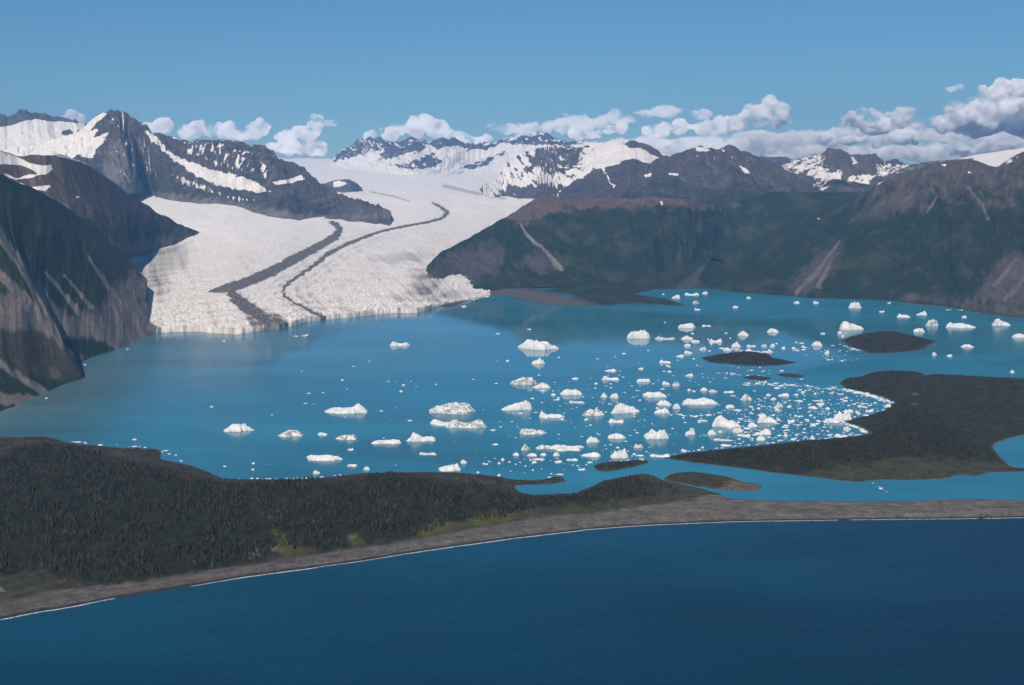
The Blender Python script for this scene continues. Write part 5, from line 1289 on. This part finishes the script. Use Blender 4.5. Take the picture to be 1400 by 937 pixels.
def cloud(label, puffs, Y, mat, seed, voxel=75, rough=1.0, sub=9):
    """puffs: (px, py, rx, ry) in the photograph; each becomes a heap of lobes at distance Y"""
    r = np.random.default_rng(seed)
    Vs, Fs, n = [], [], 0
    mpp = Y / F
    def add(c, rad):
        nonlocal n
        Vs.append(ICO_V * np.array(rad) + np.array(c)); Fs.append(ICO_F + n); n += len(ICO_V)
    for (px, py, rx, ry) in puffs:
        yy = Y + r.uniform(-1, 1) * 500
        x, y, z = [float(q) for q in at(px, py, yy)]
        ax, az = rx * mpp, ry * mpp; ay = max(min(ax, 1500), az)
        add((x, y, z), (ax * .8, ay * .8, az * .8))
        for k in range(sub):
            th = r.uniform(-0.3, math.pi + 0.3); s = r.uniform(.28, .5)
            c = np.array([x + ax * .66 * math.cos(th), y + r.uniform(-.8, .5) * ay * .8, z + az * .58 * math.sin(th)])
            rad = np.array([max(ax * s * .7, az * s), ay * s * .7, az * s])
            add(c, rad)
            for q in range(4):
                d = r.normal(size=3); d[2] = abs(d[2]) * .8; d[1] = -abs(d[1]); d /= np.linalg.norm(d)
                add(c + d * rad * .8, rad[2] * r.uniform(.3, .5) * np.array([1.1, 1, 1]))
    o = mesh_obj('cloud', np.concatenate(Vs), np.concatenate(Fs), None, True)
    md = o.modifiers.new('r', 'REMESH'); md.mode = 'VOXEL'; md.voxel_size = voxel
    dg = bpy.context.evaluated_depsgraph_get(); ev = o.evaluated_get(dg)
    me = bpy.data.meshes.new_from_object(ev)
    o.modifiers.clear(); old = o.data; o.data = me; bpy.data.meshes.remove(old); me.name = 'cloud'
    nv = len(me.vertices); co = np.empty(nv * 3, np.float32); me.vertices.foreach_get('co', co); co = co.reshape(-1, 3).astype(float)
    no = np.empty(nv * 3, np.float32); me.vertex_normals.foreach_get('vector', no); no = no.reshape(-1, 3)
    d = 0
    for A, amp in ((900., 170.), (420., 110.), (210., 60.)):
        p = np.abs(perlin(co[:, 0] / A + seed, co[:, 2] / A, seed)) + np.abs(perlin(co[:, 1] / A, co[:, 2] / A + .6 * co[:, 0] / A, seed + 7)) + np.abs(perlin(co[:, 0] / A + .5 * co[:, 1] / A, co[:, 1] / A, seed + 9))
        d = d + amp * (p - 0.75)
    co = co + no * (d * rough)[:, None]
    me.vertices.foreach_set('co', co.astype(np.float32).ravel()); me.update()
    me.materials.clear(); me.materials.append(mat)
    tag(o, label, 'cloud', 'clouds along the horizon')
    return o
CLOUDS()

# ------------------------------------------------------------------ haze
def haze():
    t = NT('haze_air')
    v = t.n('ShaderNodeVolumePrincipled')
    v.inputs['Color'].default_value = (*HAZE_COL, 1); v.inputs['Density'].default_value = HAZE_D; v.inputs['Anisotropy'].default_value = 0.1
    t.l(v.outputs[0], t.out.inputs['Volume'])
    x, y0, y1, z0, z1 = 15500, -5000, 33800, -64, 2760
    V = [(-x, y0, z0), (x, y0, z0), (x, y1, z0), (-x, y1, z0), (-x, y0, z1), (x, y0, z1), (x, y1, z1), (-x, y1, z1)]
    o = mesh_obj('haze', V, [(3, 2, 1, 0), (4, 5, 6, 7), (0, 1, 5, 4), (1, 2, 6, 5), (2, 3, 7, 6), (3, 0, 4, 7)], t.m, False)
    tag(o, 'thin blue air haze over the whole valley', 'haze', kind='stuff')
haze()

# ------------------------------------------------------------------ light, sky, camera
AZ, EL = math.radians(SUN_AZ), math.radians(SUN_EL)       # azimuth counted clockwise from the view direction (+Y)
sd = np.array([math.sin(AZ) * math.cos(EL), math.cos(AZ) * math.cos(EL), math.sin(EL)])
L = bpy.data.lights.new('sun', 'SUN'); L.energy = SUN_E; L.angle = math.radians(0.5); L.color = (1.0, 0.88, 0.74)
so = bpy.data.objects.new('sun', L); C.objects.link(so)
from mathutils import Vector
so.rotation_euler = Vector(sd).to_track_quat('Z', 'Y').to_euler(); so.location = (0, 0, 5000)
w = bpy.data.worlds.new('World'); scene.world = w; w.use_nodes = True
nt = w.node_tree; nt.nodes.clear()
out = nt.nodes.new('ShaderNodeOutputWorld'); bg = nt.nodes.new('ShaderNodeBackground'); sk = nt.nodes.new('ShaderNodeTexSky')
sk.sky_type = 'NISHITA'; sk.sun_disc = False; sk.sun_elevation = EL; sk.sun_rotation = AZ
sk.altitude = SKY[0]; sk.air_density = SKY[1]; sk.dust_density = SKY[2]; sk.ozone_density = SKY[3]
bg.inputs['Strength'].default_value = SKY[4]
mx = nt.nodes.new('ShaderNodeMix'); mx.data_type = 'RGBA'; mx.blend_type = 'MULTIPLY'; mx.inputs[0].default_value = 1.0; mx.inputs[7].default_value = (*SKY[5], 1)
nt.links.new(sk.outputs[0], mx.inputs[6]); nt.links.new(mx.outputs[2], bg.inputs[0]); nt.links.new(bg.outputs[0], out.inputs[0])

cam = bpy.data.cameras.new('camera'); co = bpy.data.objects.new('camera', cam); C.objects.link(co)
cam.sensor_width = 36; cam.lens = F / 1400 * 36; cam.clip_start = 1; cam.clip_end = 250000
co.location = (0, 0, CH); co.rotation_euler = (math.pi / 2 - PIT, 0, 0)
scene.camera = co
scene.render.engine = 'CYCLES'
cy = scene.cycles
cy.use_denoising = True
try: cy.denoiser = 'OPENIMAGEDENOISE'
except Exception: pass
cy.max_bounces = 32; cy.diffuse_bounces = 2; cy.glossy_bounces = 3; cy.transmission_bounces = 2; cy.volume_bounces = VB; cy.transparent_max_bounces = 16
cy.sample_clamp_indirect = 4
cy.use_adaptive_sampling = True; cy.adaptive_threshold = 0.02
scene.view_settings.view_transform = 'Standard'; scene.view_settings.look = 'None'
scene.view_settings.exposure = EXPO; scene.view_settings.gamma = 1; scene.view_settings.use_curve_mapping = False
